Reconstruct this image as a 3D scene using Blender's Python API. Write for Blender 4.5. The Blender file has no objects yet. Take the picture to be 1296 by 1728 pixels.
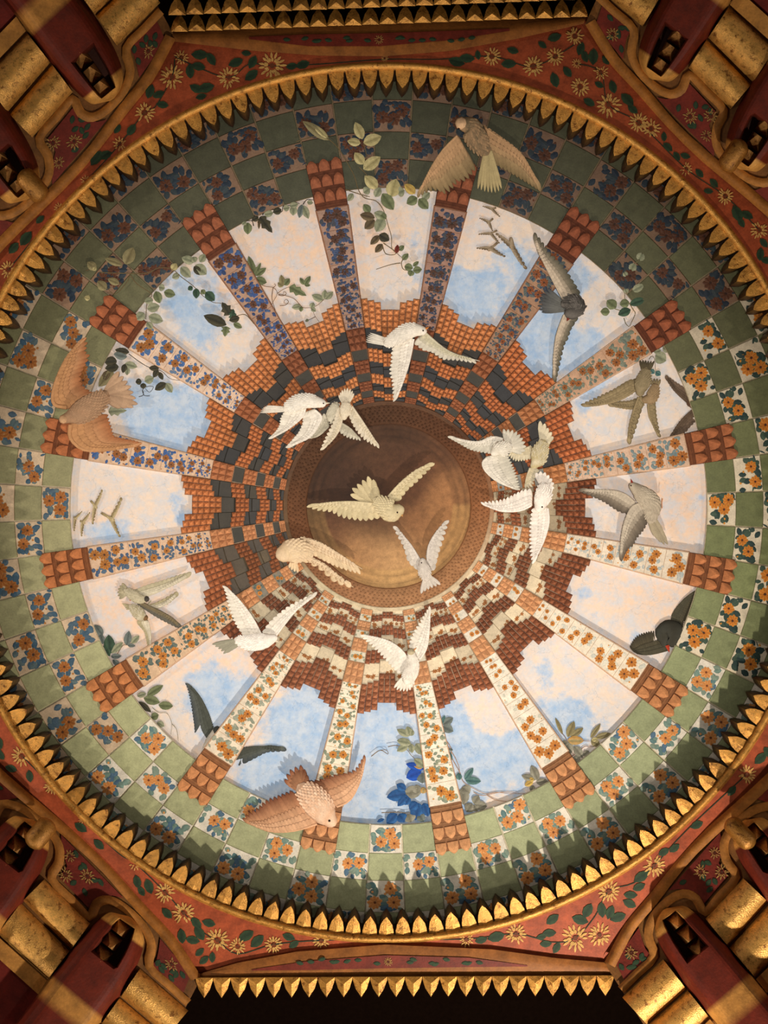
import bpy, math, random
from math import sin, cos, pi, hypot, atan2, radians, sqrt, tan
import numpy as np
random.seed(7)

# ---------------- camera, world, lights, exposure ----------------
F = 1500.0                      # focal length in pixels of the 1296x1728 frame
CAMZ = 1.6                      # the photographer stands under the ceiling and looks straight up
sc = bpy.context.scene
COL = sc.collection
cam = bpy.data.cameras.new('camera'); cam.sensor_fit = 'VERTICAL'; cam.sensor_height = 36; cam.lens = F / 1728 * 36
co = bpy.data.objects.new('camera', cam); COL.objects.link(co)
co.location = (0, 0, CAMZ); co.rotation_euler = (pi, 0, 0); sc.camera = co
sc.view_settings.view_transform = 'Standard'; sc.view_settings.look = 'None'
sc.view_settings.gamma = 1; sc.view_settings.use_curve_mapping = False
sc.view_settings.exposure = 0.0
w = bpy.data.worlds.new('world'); sc.world = w; w.use_nodes = True
w.node_tree.nodes['Background'].inputs[0].default_value = (1.0, 0.80, 0.62, 1)
w.node_tree.nodes['Background'].inputs[1].default_value = 0.035
AX, AY = 8 * 3.1 / F, -10 * 3.1 / F     # axis of the dome
def lamp(name, loc, power, col, rad, target=(0, 0, 4.65), angle=None, blend=1.0):
    l = bpy.data.lights.new(name, 'SPOT'); l.energy = power; l.color = col; l.shadow_soft_size = rad
    l.spot_size = radians(angle or 150); l.spot_blend = blend
    o = bpy.data.objects.new(name, l); COL.objects.link(o); o.location = loc
    d = [target[i] - loc[i] for i in range(3)]
    import mathutils
    o.rotation_euler = mathutils.Vector(d).to_track_quat('-Z', 'Y').to_euler()
    return o
WARM = (1.0, 0.88, 0.73)
lamp('window_lamp_south', (0.95, 2.75, 3.0), 270, WARM, 0.035, (0, 0.4, 4.65))
lamp('window_lamp_south_west', (-2.0, 1.9, 3.1), 40, WARM, 0.035, (0, 0.4, 4.65))
lamp('window_lamp_east', (2.6, 0.6, 3.2), 36, WARM, 0.05)
lamp('window_lamp_west', (-2.7, -0.1, 3.5), 62, WARM, 0.04)
lamp('window_lamp_north_west', (-1.5, -2.2, 3.3), 4, WARM, 0.06)
lamp('window_lamp_north_east', (1.2, -2.4, 3.3), 5, WARM, 0.06)
lamp('centre_fill_spot', (0.05, 0.1, 1.0), 375, (1.0, 0.93, 0.84), 0.12, (0.0, -0.12, 4.65), 48, 0.75)  # unseen fill added below the centre to brighten the drum and vault

# ---------------- geometry of the shallow dome ----------------
PX = 0.002                      # metres per pixel at the cornice plane (3 m above the lens)
LS = 0.0011                     # metres per unit of relief
def s2l(c):
    return tuple(((v / 255) / 12.92 if v <= 10 else (((v / 255) + 0.055) / 1.055) ** 2.4) for v in c[:3])
def depth(r): return 3.10 + 0.10 * max(0.0, 1 - (r / 735.0) ** 2)
CX, CY = 656.0, 854.0
def G(px, py, lift=0.0):        # a point of the painted vault (lift towards the room)
    d = depth(hypot(px - CX, py - CY)) - lift * LS
    return ((px - 648) * d / F, (py - 864) * d / F, CAMZ + d)
def W(px, py, d): return ((px - 648) * d / F, (py - 864) * d / F, CAMZ + d)
def DL(u, v, lift=0.0):         # same, about the dome axis: u tangential, v radial at angle 0
    d = depth(hypot(u, v)) - lift * LS
    return (u * d / F, v * d / F, CAMZ + d)

class MB:
    def __init__(s): s.v = []; s.f = []; s.c = []; s.sm = []
    def add(s, pts, faces, col, smooth=False):
        b = len(s.v); s.v += pts
        if col and isinstance(col[0], (tuple, list)): s.c += [tuple(c) for c in col]
        else: s.c += [tuple(col)] * len(pts)
        for f in faces: s.f.append(tuple(b + i for i in f)); s.sm.append(smooth)
    def mesh(s, name, mat, origin=(0, 0, 0)):
        m = bpy.data.meshes.new(name)
        ox, oy, oz = origin
        m.from_pydata([(x - ox, y - oy, z - oz) for x, y, z in s.v], [], s.f)
        a = m.color_attributes.new('col', 'FLOAT_COLOR', 'POINT')
        arr = np.ones((len(s.v), 4), dtype=np.float32); arr[:, :3] = np.array(s.c, dtype=np.float32)[:, :3]
        a.data.foreach_set('color', arr.ravel())
        m.polygons.foreach_set('use_smooth', s.sm)
        m.materials.append(mat); m.update(); return m
    def build(s, name, mat, parent=None, origin=None):
        if origin is None:
            n = max(1, len(s.v)); origin = tuple(sum(p[i] for p in s.v) / n for i in range(3))
        m = s.mesh(name, mat, origin)
        return link(name, m, parent, origin)
def link(name, m, parent=None, loc=(0, 0, 0), rz=0.0, color=None):
    o = bpy.data.objects.new(name, m); COL.objects.link(o)
    if parent is not None:
        o.parent = parent; pl = WL.get(parent.name, (0, 0, 0))
        o.location = tuple(loc[i] - pl[i] for i in range(3))
    else: o.location = loc
    WL[o.name] = tuple(loc); o.rotation_euler = (0, 0, rz)
    if color: o.color = (color[0], color[1], color[2], 1)
    return o
WL = {}
def empty(name, loc, label=None, cat=None, group=None, kind=None):
    o = bpy.data.objects.new(name, None); COL.objects.link(o); o.location = loc; o.empty_display_size = 0.05
    WL[o.name] = tuple(loc); tag(o, label, cat, group, kind); return o
def tag(o, label=None, cat=None, group=None, kind=None):
    if label: o['label'] = label
    if cat: o['category'] = cat
    if group: o['group'] = group
    if kind: o['kind'] = kind
    return o
def rotpt(p, th):               # a point at angle 0 of the dome turned to angle th
    x, y, z = p; c, s_ = cos(th), sin(th)
    return (AX + x * c + y * s_, AY - x * s_ + y * c, z)
def place(mesh, org, name, th, parent, color=None):
    return link(name, mesh, parent, rotpt(org, th), -th, color)

# ---------------- materials ----------------
def newmat(name):
    m = bpy.data.materials.new(name); m.use_nodes = True; nt = m.node_tree; nt.nodes.clear()
    out = nt.nodes.new('ShaderNodeOutputMaterial'); b = nt.nodes.new('ShaderNodeBsdfPrincipled')
    nt.links.new(b.outputs[0], out.inputs[0]); return m, nt, b
def nd(nt, t, **k):
    n = nt.nodes.new(t)
    for a, v in k.items(): setattr(n, a, v)
    return n
def mixc(nt, a, b, fac, mode='MIX'):
    n = nd(nt, 'ShaderNodeMix', data_type='RGBA', blend_type=mode)
    for sock, v in ((n.inputs[6], a), (n.inputs[7], b), (n.inputs[0], fac)):
        if hasattr(v, 'is_output') or isinstance(v, bpy.types.NodeSocket): nt.links.new(v, sock)
        else: sock.default_value = v
    return n.outputs[2]
def noise(nt, scale, detail=4, rough=0.6, vec=None, coord='pos'):
    n = nd(nt, 'ShaderNodeTexNoise'); n.inputs['Scale'].default_value = scale
    n.inputs['Detail'].default_value = detail; n.inputs['Roughness'].default_value = rough
    if vec is None: vec = nd(nt, 'ShaderNodeNewGeometry').outputs['Position']
    nt.links.new(vec, n.inputs['Vector']); return n
def ramp(nt, fac, stops):
    r = nd(nt, 'ShaderNodeValToRGB'); nt.links.new(fac, r.inputs[0]); e = r.color_ramp.elements
    while len(e) < len(stops): e.new(0.5)
    for i, (p, c) in enumerate(stops): e[i].position = p; e[i].color = (c[0], c[1], c[2], 1)
    return r.outputs[0]
def paintmat(name, rough=0.7, lo=0.72, hi=1.15, scale=45, spec=0.3, bump=0.15, crack=False, metal=0.0, spots=None):
    m, nt, b = newmat(name)
    at = nd(nt, 'ShaderNodeAttribute', attribute_name='col')
    oi = nd(nt, 'ShaderNodeObjectInfo')
    c = mixc(nt, at.outputs['Color'], oi.outputs['Color'], 1.0, 'MULTIPLY')
    n1 = noise(nt, scale, 6, 0.65)
    c = mixc(nt, c, ramp(nt, n1.outputs[0], [(0.3, (lo,) * 3), (0.7, (hi,) * 3)]), 1.0, 'MULTIPLY')
    n2 = noise(nt, scale * 6, 3, 0.7)
    c = mixc(nt, c, ramp(nt, n2.outputs[0], [(0.32, (0.86,) * 3), (0.6, (1.06,) * 3)]), 1.0, 'MULTIPLY')
    if spots:
        n3 = noise(nt, spots, 5, 0.75)
        c = mixc(nt, c, ramp(nt, n3.outputs[0], [(0.33, (0.30, 0.2, 0.13)), (0.47, (1, 1, 1))]), 1.0, 'MULTIPLY')
    if crack:
        v = nd(nt, 'ShaderNodeTexVoronoi', feature='DISTANCE_TO_EDGE'); v.inputs['Scale'].default_value = 11
        g = nd(nt, 'ShaderNodeNewGeometry'); nn = noise(nt, 9, 4, 0.6)
        vv = mixc(nt, g.outputs['Position'], nn.outputs['Color'], 0.12)
        nt.links.new(vv, v.inputs['Vector'])
        c = mixc(nt, c, ramp(nt, v.outputs['Distance'], [(0.0, (0.78, 0.80, 0.84)), (0.012, (1, 1, 1))]), 1.0, 'MULTIPLY')
    nt.links.new(c, b.inputs['Base Color'])
    b.inputs['Roughness'].default_value = rough; b.inputs['Specular IOR Level'].default_value = spec
    b.inputs['Metallic'].default_value = metal
    if bump:
        bp = nd(nt, 'ShaderNodeBump'); bp.inputs['Strength'].default_value = bump; bp.inputs['Distance'].default_value = 0.004
        nt.links.new(n2.outputs[0], bp.inputs['Height']); nt.links.new(bp.outputs[0], b.inputs['Normal'])
    return m
M_PAINT = paintmat('painted_plaster')
M_TILE = paintmat('glazed_tile', rough=0.55, lo=0.78, hi=1.12, scale=30, spec=0.35, bump=0.08)
M_BRICK = paintmat('terracotta', rough=0.85, lo=0.7, hi=1.2, scale=60, bump=0.25)
M_FEATHER = paintmat('feather', rough=0.8, lo=0.86, hi=1.08, scale=70, bump=0.1)
M_GOLD = paintmat('gold_leaf', rough=0.38, lo=0.7, hi=1.25, scale=38, spec=0.6, bump=0.5, metal=0.5, spots=55)
M_VOID = paintmat('dark_recess', rough=0.95, spec=0.02, bump=0)
M_LEAF = paintmat('leaf', rough=0.75, lo=0.75, hi=1.15, scale=90, bump=0.1)
M_WOOD = paintmat('painted_wood', rough=0.6, lo=0.6, hi=1.25, scale=22, bump=0.2)

# sky: cream plaster with blue patches; attribute 'mask' says where blue is painted
def skymat():
    m, nt, b = newmat('painted_sky')
    at = nd(nt, 'ShaderNodeAttribute', attribute_name='col')       # r = blue amount, g = peach amount, b = brightness
    sp = nd(nt, 'ShaderNodeSeparateColor'); nt.links.new(at.outputs['Color'], sp.inputs[0])
    n1 = noise(nt, 5.5, 7, 0.62); n2 = noise(nt, 22, 6, 0.7); n3 = noise(nt, 90, 4, 0.7)
    a = nd(nt, 'ShaderNodeMath', operation='MULTIPLY_ADD'); nt.links.new(n1.outputs[0], a.inputs[0]); a.inputs[1].default_value = 1.5; a.inputs[2].default_value = -0.75
    s = nd(nt, 'ShaderNodeMath', operation='ADD'); nt.links.new(a.outputs[0], s.inputs[0]); nt.links.new(sp.outputs[0], s.inputs[1])
    cream = mixc(nt, (*s2l((236, 217, 200)), 1), (*s2l((240, 206, 178)), 1), sp.outputs[1])
    pale = mixc(nt, cream, (*s2l((206, 212, 222)), 1), ramp(nt, n2.outputs[0], [(0.38, (0, 0, 0)), (0.62, (0.75,) * 3)]))
    f = ramp(nt, s.outputs[0], [(0.40, (0, 0, 0)), (0.50, (0.55,) * 3), (0.62, (1,) * 3)])
    blue = mixc(nt, (*s2l((196, 209, 226)), 1), (*s2l((160, 189, 224)), 1), ramp(nt, n2.outputs[0], [(0.4, (0, 0, 0)), (0.65, (1,) * 3)]))
    c = mixc(nt, pale, blue, f)
    c = mixc(nt, c, ramp(nt, n3.outputs[0], [(0.3, (0.93,) * 3), (0.7, (1.03,) * 3)]), 1.0, 'MULTIPLY')
    v = nd(nt, 'ShaderNodeTexVoronoi', feature='DISTANCE_TO_EDGE'); v.inputs['Scale'].default_value = 9
    g = nd(nt, 'ShaderNodeNewGeometry'); nn = noise(nt, 12, 4, 0.6)
    nt.links.new(mixc(nt, g.outputs['Position'], nn.outputs['Color'], 0.10), v.inputs['Vector'])
    c = mixc(nt, c, ramp(nt, v.outputs['Distance'], [(0.0, (0.80, 0.84, 0.88)), (0.010, (1, 1, 1))]), 1.0, 'MULTIPLY')
    cb = nd(nt, 'ShaderNodeCombineColor')
    for i in range(3): nt.links.new(sp.outputs[2], cb.inputs[i])
    c = mixc(nt, c, cb.outputs[0], 1.0, 'MULTIPLY')
    nt.links.new(c, b.inputs['Base Color']); b.inputs['Roughness'].default_value = 0.8; b.inputs['Specular IOR Level'].default_value = 0.2
    return m
M_SKY = skymat()

def lerp(a, b, t): return tuple(a[i] + (b[i] - a[i]) * t for i in range(len(a)))
def angkey(th, keys):           # colour keyed by clock angle (degrees from six o'clock towards the right)
    a = math.degrees(th) % 360; ks = sorted(keys); ks = ks + [(ks[0][0] + 360, ks[0][1])]
    if a < ks[0][0]: a += 360
    for (a0, v0), (a1, v1) in zip(ks, ks[1:]):
        if a0 <= a <= a1: return lerp(v0, v1, (a - a0) / (a1 - a0))
    return ks[0][1]
# ---------------- ceiling: vault shell and sky ----------------
STEP = radians(22.5); OFF = radians(-0.5)
ceil = empty('ceiling', (AX, AY, CAMZ + 3.2), kind='structure')
mb = MB()
NA = 96
rs = [0, 70, 140, 250, 400, 545, 650, 745]
pts = []; fs = []
for j, r in enumerate(rs):
    for i in range(NA):
        t = 2 * pi * i / NA; p = DL(r * sin(t), r * cos(t), -4); pts.append((p[0] + AX, p[1] + AY, p[2]))
for j in range(len(rs) - 1):
    for i in range(NA):
        k = (i + 1) % NA
        fs.append((j * NA + i, j * NA + k, (j + 1) * NA + k, (j + 1) * NA + i))
mb.add(pts, fs, s2l((90, 70, 50)), True); mb.build('vault_shell', M_PAINT, ceil)

BLUE = [  # px, py, radius, amount
 (705,405,34,.5),(725,350,25,.35),(690,470,30,.2),(612,405,12,.3),(735,460,30,.35),
 (800,480,50,.55),(870,430,45,.5),(820,520,60,.6),(770,470,30,.5),(900,470,40,.5),
 (935,560,55,.6),(985,600,60,.6),(960,480,40,.55),(1000,450,30,.3),(300,470,50,.3),(360,540,60,.3),(905,600,50,.6),(1010,560,25,.5),
 (985,690,26,.5),(1015,725,22,.55),(1005,640,30,.45),(970,740,25,.4),(1190,800,25,.3),
 (985,1000,26,.55),(1000,1040,16,.5),(1036,1060,12,.3),(1190,900,14,.3),(1190,840,14,.5),(1000,1090,22,.3),
 (925,1130,26,.5),(945,1190,24,.6),(960,1230,28,.6),(900,1260,50,.25),(1000,1240,50,.3),(930,1270,40,.4),(980,1170,50,.25),
 (790,1250,70,.45),(770,1330,70,.5),(830,1330,60,.35),(860,1260,50,.3),(740,1210,40,.5),
 (655,1250,80,.7),(655,1340,90,.7),(620,1220,50,.6),
 (520,1220,70,.6),(500,1290,70,.65),(460,1310,60,.65),(560,1200,50,.6),(470,1370,60,.6),(560,1330,80,.6),
 (400,1190,45,.2),(390,1260,40,.35),(340,1150,40,.15),(360,1100,30,.15),(330,1200,50,.3),(420,1160,30,.3),
 (285,840,26,.5),(300,885,24,.4),(165,845,18,.25),(250,880,20,.3),(215,910,20,.3),(180,900,30,.35),(300,820,25,.4),(330,870,30,.5),
 (300,700,60,.6),(260,720,60,.6),(330,740,45,.6),(230,660,40,.55),(300,760,40,.5),
 (340,520,60,.25),(300,500,30,.25),(390,580,50,.25),(330,560,30,.35),(300,570,40,.3)]
BLUE += [(960,1180,90,.28),(860,1190,60,.2),(380,1180,80,.25),(1060,1080,40,.2)]
WHITE = [(780,400,40,.5),(800,440,20,.3),(1050,520,50,.7),(1040,600,30,.3),(850,1180,45,.55),(830,1220,35,.4),(285,800,32,.6),(250,800,30,.4),
 (960,1100,50,.4),(1010,1160,60,.4),(1100,720,90,.4),(1040,760,60,.4),(620,430,40,.3)]
PEACH = [(480,430,110,1.0),(640,400,60,.7),(230,1040,90,1.1),(1130,830,60,.8),(1060,990,80,.5),(1180,860,50,1.0),(420,1120,60,.5),(800,370,50,.6),(1150,1010,60,.6),(340,1120,50,.5),(160,870,50,.4),(370,490,30,.4),(1090,540,50,.6)]
def skycol(px, py):
    b = 0.10; p = 0.10
    for x, y, r, a in BLUE: b += a * math.exp(-((px - x) ** 2 + (py - y) ** 2) / (r * r)) * 0.85
    for x, y, r, a in WHITE: b -= a * math.exp(-((px - x) ** 2 + (py - y) ** 2) / (r * r))
    for x, y, r, a in PEACH: p += a * math.exp(-((px - x) ** 2 + (py - y) ** 2) / (r * r))
    return (min(1, max(0, b)), min(1, p), 1.0)
for k in range(16):
    th0 = OFF + k * STEP; mb = MB(); pts = []; cs = []; fs = []
    na, nr = 18, 26
    for j in range(nr + 1):
        r = 275 + (548 - 275) * j / nr
        for i in range(na + 1):
            t = th0 + radians(-9.3 + 18.6 * i / na)
            px, py = CX + r * sin(t), CY + r * cos(t)
            pts.append(G(px, py, 0)); cs.append(skycol(px, py))
    for j in range(nr):
        for i in range(na):
            a = j * (na + 1) + i; fs.append((a, a + 1, a + na + 2, a + na + 1))
    mb.add(pts, fs, cs, True); mb.build('sky_panel', M_SKY, ceil)

# ---------------- relief helpers (u tangential, v radial, lift) ----------------
def plate(mb, r0, r1, h0, h1, lift, base, col, bev=0.8, nseg=3, wob=0.0):
    """a plate between radii r0..r1 and half-angles h0..h1 (radians), its face at lift, sides down to base"""
    m = max(1, int((r1 - r0) / 60)); n = nseg + 1; pts = []
    for lay in (0, 1):
        for j in range(m + 1):
            r = r0 + (r1 - r0) * j / m; rr = r + ((bev if j == 0 else (-bev if j == m else 0)) if lay == 0 else 0)
            for i in range(n):
                t = h0 + (h1 - h0) * i / nseg
                if lay == 0: t += (bev / r if i == 0 else (-bev / r if i == nseg else 0))
                pts.append(DL(rr * sin(t), rr * cos(t), lift if lay == 0 else base))
    b = (m + 1) * n; f = []
    for j in range(m):
        for i in range(nseg): f.append((j * n + i, j * n + i + 1, (j + 1) * n + i + 1, (j + 1) * n + i))
        f.append((b + j * n, j * n, (j + 1) * n, b + (j + 1) * n)); f.append((j * n + nseg, b + j * n + nseg, b + (j + 1) * n + nseg, (j + 1) * n + nseg))
    for i in range(nseg):
        f.append((b + i, b + i + 1, i + 1, i)); q = m * n; f.append((q + i, q + i + 1, b + q + i + 1, b + q + i))
    mb.add(pts, f, col)
def blob(mb, cx, cy, dx, dy, wid, lift, col, col2=None, pf=DL, n=3):
    """flat pointed leaf or petal from (cx,cy) along (dx,dy), width wid, raised midrib"""
    L = hypot(dx, dy) or 1; ex, ey = dx / L, dy / L; nx, ny = -ey, ex
    pts = []; cs = []
    prof = [(0, 0), (0.25, 0.38), (0.55, 0.5), (0.82, 0.33), (1, 0)]
    c2 = col2 or col
    for t, wv in prof:
        x, y = cx + dx * t, cy + dy * t
        if wv == 0: pts.append(pf(x, y, lift)); cs.append(c2 if t == 0 else col)
        else:
            pts += [pf(x + nx * wid * wv, y + ny * wid * wv, lift), pf(x, y, lift + 0.5), pf(x - nx * wid * wv, y - ny * wid * wv, lift)]
            cs += [col, c2, col]
    f = [(0, 1, 2), (0, 2, 3), (1, 4, 5, 2), (2, 5, 6, 3), (4, 7, 8, 5), (5, 8, 9, 6), (7, 10, 8), (8, 10, 9)]
    mb.add(pts, f, cs)
def flower(mb, x, y, r, lift, cols, rnd, pf=DL, npet=9, wid=0.42, centre=None):
    a0 = rnd.random() * 6
    for i in range(npet):
        a = a0 + 2 * pi * i / npet; rr = r * rnd.uniform(0.85, 1.1)
        blob(mb, x + cos(a) * r * 0.12, y + sin(a) * r * 0.12, cos(a) * rr, sin(a) * rr, r * wid * 1.6, lift + (i % 2) * 0.25, cols[0], cols[1], pf)
    c = centre or cols[2]; q = r * 0.2; pts = [pf(x + q * cos(t * pi / 3), y + q * sin(t * pi / 3), lift + 0.9) for t in range(6)]
    mb.add(pts, [tuple(range(6))], c)
TPAL = {  # ground, leaves, petal, petal root, centre
 'bottom': ((232, 224, 208), [(112, 138, 128), (88, 120, 122), (78, 108, 132), (122, 140, 126)], (230, 164, 98), (208, 132, 66), (118, 62, 26)),
 'right': ((226, 212, 186), [(44, 66, 58), (36, 58, 56), (60, 80, 66)], (222, 148, 50), (196, 110, 30), (80, 40, 15)),
 'top': ((150, 118, 94), [(44, 58, 70), (36, 50, 66), (54, 66, 72)], (112, 68, 42), (92, 50, 28), (60, 30, 15)),
 'left': ((205, 180, 150), [(70, 92, 108), (56, 84, 104), (84, 102, 106)], (176, 116, 52), (150, 84, 30), (80, 45, 20)),
}
def pattern(mb, r0, r1, half, lift, pal, rnd, nf=3, dens=1.0, fr=0.19):
    g, lv, p1, p2, c = pal[:5]; H = r1 - r0; Wd = 2 * ((r0 + r1) / 2) * half; m = min(H, Wd)
    fl = []
    for i in range(nf):
        for _ in range(30):
            u = rnd.uniform(-.5, .5) * Wd * 0.58; v = r0 + H * rnd.uniform(0.24, 0.76)
            if all(hypot(u - a, v - b) > m * fr * 1.7 for a, b in fl): fl.append((u, v)); break
    for i in range(int((34 if pal[0][0] < 200 else 26) * dens)):
        if fl and rnd.random() < 0.5:
            fx, fy = rnd.choice(fl); a = rnd.random() * 2 * pi; q = m * fr * 0.7
            x, y = fx + cos(a) * q, fy + sin(a) * q; L = m * rnd.uniform(0.26, 0.40)
        else:
            x, y = rnd.uniform(-.46, .46) * Wd, r0 + H * rnd.uniform(0.08, 0.92); a = rnd.random() * 2 * pi; L = m * 0.3
        ex, ey = x + cos(a) * L, y + sin(a) * L
        ex = max(-Wd / 2 * 0.9, min(Wd / 2 * 0.9, ex)); ey = max(r0 + 0.06 * H, min(r1 - 0.06 * H, ey))
        x = max(-Wd / 2 * 0.88, min(Wd / 2 * 0.88, x)); y = max(r0 + 0.08 * H, min(r1 - 0.08 * H, y))
        cl = s2l(rnd.choice(lv)); blob(mb, x, y, ex - x, ey - y, m * 0.2, lift + 0.1 + 0.02 * i, cl, tuple(q * 1.25 for q in cl))
    for (u, v) in fl: flower(mb, u, v, m * fr, lift + 0.7, (s2l(p1), s2l(p2), s2l(c)), rnd)
    for i in range(nf):
        u = rnd.uniform(-.45, .45) * Wd; v = r0 + H * rnd.uniform(0.1, 0.9)
        a = rnd.random() * 6; blob(mb, u, v, cos(a) * m * .09, sin(a) * m * .09, m * .08, lift + .6, s2l(p1))

# ---------------- chequered ring of tiles ----------------
ring = empty('trim_1', (AX, AY, CAMZ + 3.1), kind='structure')
mb = MB(); pts = []; fs = []
prof = [(537, -2), (537, 11), (586, 11), (632, 11), (686, 11), (748, 11)]
for (r, l) in prof:
    for i in range(128):
        t = 2 * pi * i / 128; p = DL(r * sin(t), r * cos(t), l); pts.append((p[0] + AX, p[1] + AY, p[2]))
for j in range(len(prof) - 1):
    for i in range(128):
        k = (i + 1) % 128; fs.append((j * 128 + i, j * 128 + k, (j + 1) * 128 + k, (j + 1) * 128 + i))
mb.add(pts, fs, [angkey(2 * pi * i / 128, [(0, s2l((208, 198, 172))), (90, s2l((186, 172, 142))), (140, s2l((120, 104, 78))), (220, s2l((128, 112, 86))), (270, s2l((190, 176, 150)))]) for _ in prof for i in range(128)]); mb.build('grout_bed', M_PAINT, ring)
ROWS = [(538, 586), (586, 632), (632, 686), (686, 738)]
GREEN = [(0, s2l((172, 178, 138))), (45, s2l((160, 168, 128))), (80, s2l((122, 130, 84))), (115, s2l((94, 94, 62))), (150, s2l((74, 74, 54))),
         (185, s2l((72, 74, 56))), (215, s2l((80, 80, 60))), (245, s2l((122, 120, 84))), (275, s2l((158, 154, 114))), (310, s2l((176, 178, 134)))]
def tilepal(th):
    a = math.degrees(th) % 360
    if a < 62 or a > 312: return 'bottom'
    if a < 118: return 'right'
    if a < 238: return 'top'
    return 'left'
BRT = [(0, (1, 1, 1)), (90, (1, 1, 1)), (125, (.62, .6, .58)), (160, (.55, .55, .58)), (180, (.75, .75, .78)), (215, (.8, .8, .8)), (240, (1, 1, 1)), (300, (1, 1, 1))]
H64 = radians(5.625) / 2
rnd = random.Random(3); meshes = {}
for ri, (r0, r1) in enumerate(ROWS):
    mb = MB(); plate(mb, r0, r1, -H64 + 1.0 / r0, H64 - 1.0 / r0, 14.0, 11, (1, 1, 1)); org = DL(0, (r0 + r1) / 2, 14)
    meshes[('g', ri)] = (mb.mesh('green_tile', M_TILE, org), org)
    for pk, pal in TPAL.items():
        for v in range(4):
            mb = MB(); plate(mb, r0, r1, -H64 + 1.0 / r0, H64 - 1.0 / r0, 14.0, 11, s2l(pal[0]))
            pattern(mb, r0, r1, H64, 14.0, pal, random.Random(ri * 50 + v * 7 + len(pk)), nf=2 + (v % 2), fr=0.21)
            meshes[(pk, ri, v)] = (mb.mesh('flower_tile', M_TILE, org), org)
for ri in range(4):
    for k in range(64):
        if ri == 0 and k % 4 == 2: continue
        th = OFF + radians(5.625) * k
        if (k + ri) % 2 == 1:
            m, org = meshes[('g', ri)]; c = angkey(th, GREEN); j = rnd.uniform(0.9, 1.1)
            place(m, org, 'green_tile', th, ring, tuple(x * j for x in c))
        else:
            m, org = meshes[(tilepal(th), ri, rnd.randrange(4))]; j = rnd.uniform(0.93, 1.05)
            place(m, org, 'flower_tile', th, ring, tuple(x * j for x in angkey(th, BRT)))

# ---------------- ribs ----------------
RPAL = [  # ground, leaves, petal, root, centre, density
 ((234, 226, 208), [(140, 146, 122), (120, 130, 112)], (222, 156, 62), (180, 104, 30), (80, 40, 15), .8),
 ((232, 222, 204), [(205, 200, 184), (190, 188, 172)], (215, 146, 60), (172, 98, 30), (80, 40, 15), .5),
 ((232, 218, 196), [(190, 190, 178), (205, 200, 184)], (218, 146, 54), (172, 98, 30), (80, 40, 15), .6),
 ((226, 210, 188), [(160, 168, 166), (176, 176, 170)], (212, 142, 48), (160, 90, 30), (80, 40, 15), .8),
 ((210, 176, 150), [(122, 134, 132), (106, 122, 124)], (196, 122, 44), (140, 78, 26), (60, 30, 12), 1.2),
 ((190, 150, 120), [(110, 116, 100), (94, 104, 94)], (172, 104, 38), (120, 66, 22), (60, 30, 12), 1.2),
 ((160, 122, 95), [(48, 60, 78), (80, 88, 86)], (158, 86, 34), (110, 56, 20), (50, 25, 12), 1.3),
 ((160, 122, 105), [(52, 60, 84), (44, 52, 72), (60, 64, 70)], (84, 52, 36), (70, 42, 28), (40, 25, 15), 1.3),
 ((165, 132, 115), [(58, 74, 106), (48, 62, 94), (56, 60, 70)], (88, 52, 34), (70, 42, 28), (40, 25, 15), 1.3),
 ((178, 142, 120), [(52, 78, 130), (60, 84, 124), (44, 62, 104)], (104, 60, 34), (84, 48, 26), (50, 28, 15), 1.3),
 ((222, 192, 168), [(58, 92, 146), (70, 102, 144), (90, 112, 140)], (176, 114, 48), (140, 82, 30), (70, 38, 15), 1.1),
 ((214, 180, 150), [(50, 84, 140), (66, 96, 138)], (164, 104, 46), (130, 74, 28), (70, 38, 15), 1.2),
 ((212, 178, 148), [(60, 82, 112), (72, 92, 112)], (196, 132, 52), (150, 88, 30), (70, 38, 15), 1.2),
 ((216, 182, 148), [(74, 88, 84), (88, 100, 92)], (214, 142, 52), (166, 96, 30), (70, 38, 15), 1.2),
 ((232, 216, 192), [(130, 136, 118), (146, 150, 132)], (214, 142, 52), (170, 98, 32), (80, 40, 15), 1.0),
 ((234, 222, 200), [(136, 142, 120), (120, 128, 108)], (218, 152, 58), (176, 102, 30), (80, 40, 15), 1.0)]
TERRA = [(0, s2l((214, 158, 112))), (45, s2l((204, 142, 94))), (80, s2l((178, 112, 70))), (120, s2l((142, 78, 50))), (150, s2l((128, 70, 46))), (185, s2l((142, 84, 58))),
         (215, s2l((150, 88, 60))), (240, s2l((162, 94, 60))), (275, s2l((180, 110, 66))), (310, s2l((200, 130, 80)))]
RC = [512, 475, 445, 417, 391, 368, 348, 331, 317, 305]
RH = radians(3.05)
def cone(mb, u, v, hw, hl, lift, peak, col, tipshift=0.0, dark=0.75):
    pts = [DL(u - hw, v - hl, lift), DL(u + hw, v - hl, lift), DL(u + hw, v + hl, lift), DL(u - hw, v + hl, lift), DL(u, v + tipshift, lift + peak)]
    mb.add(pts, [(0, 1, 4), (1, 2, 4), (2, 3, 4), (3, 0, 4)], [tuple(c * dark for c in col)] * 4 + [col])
W3 = (1, 1, 1)
scale_m = []
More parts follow.
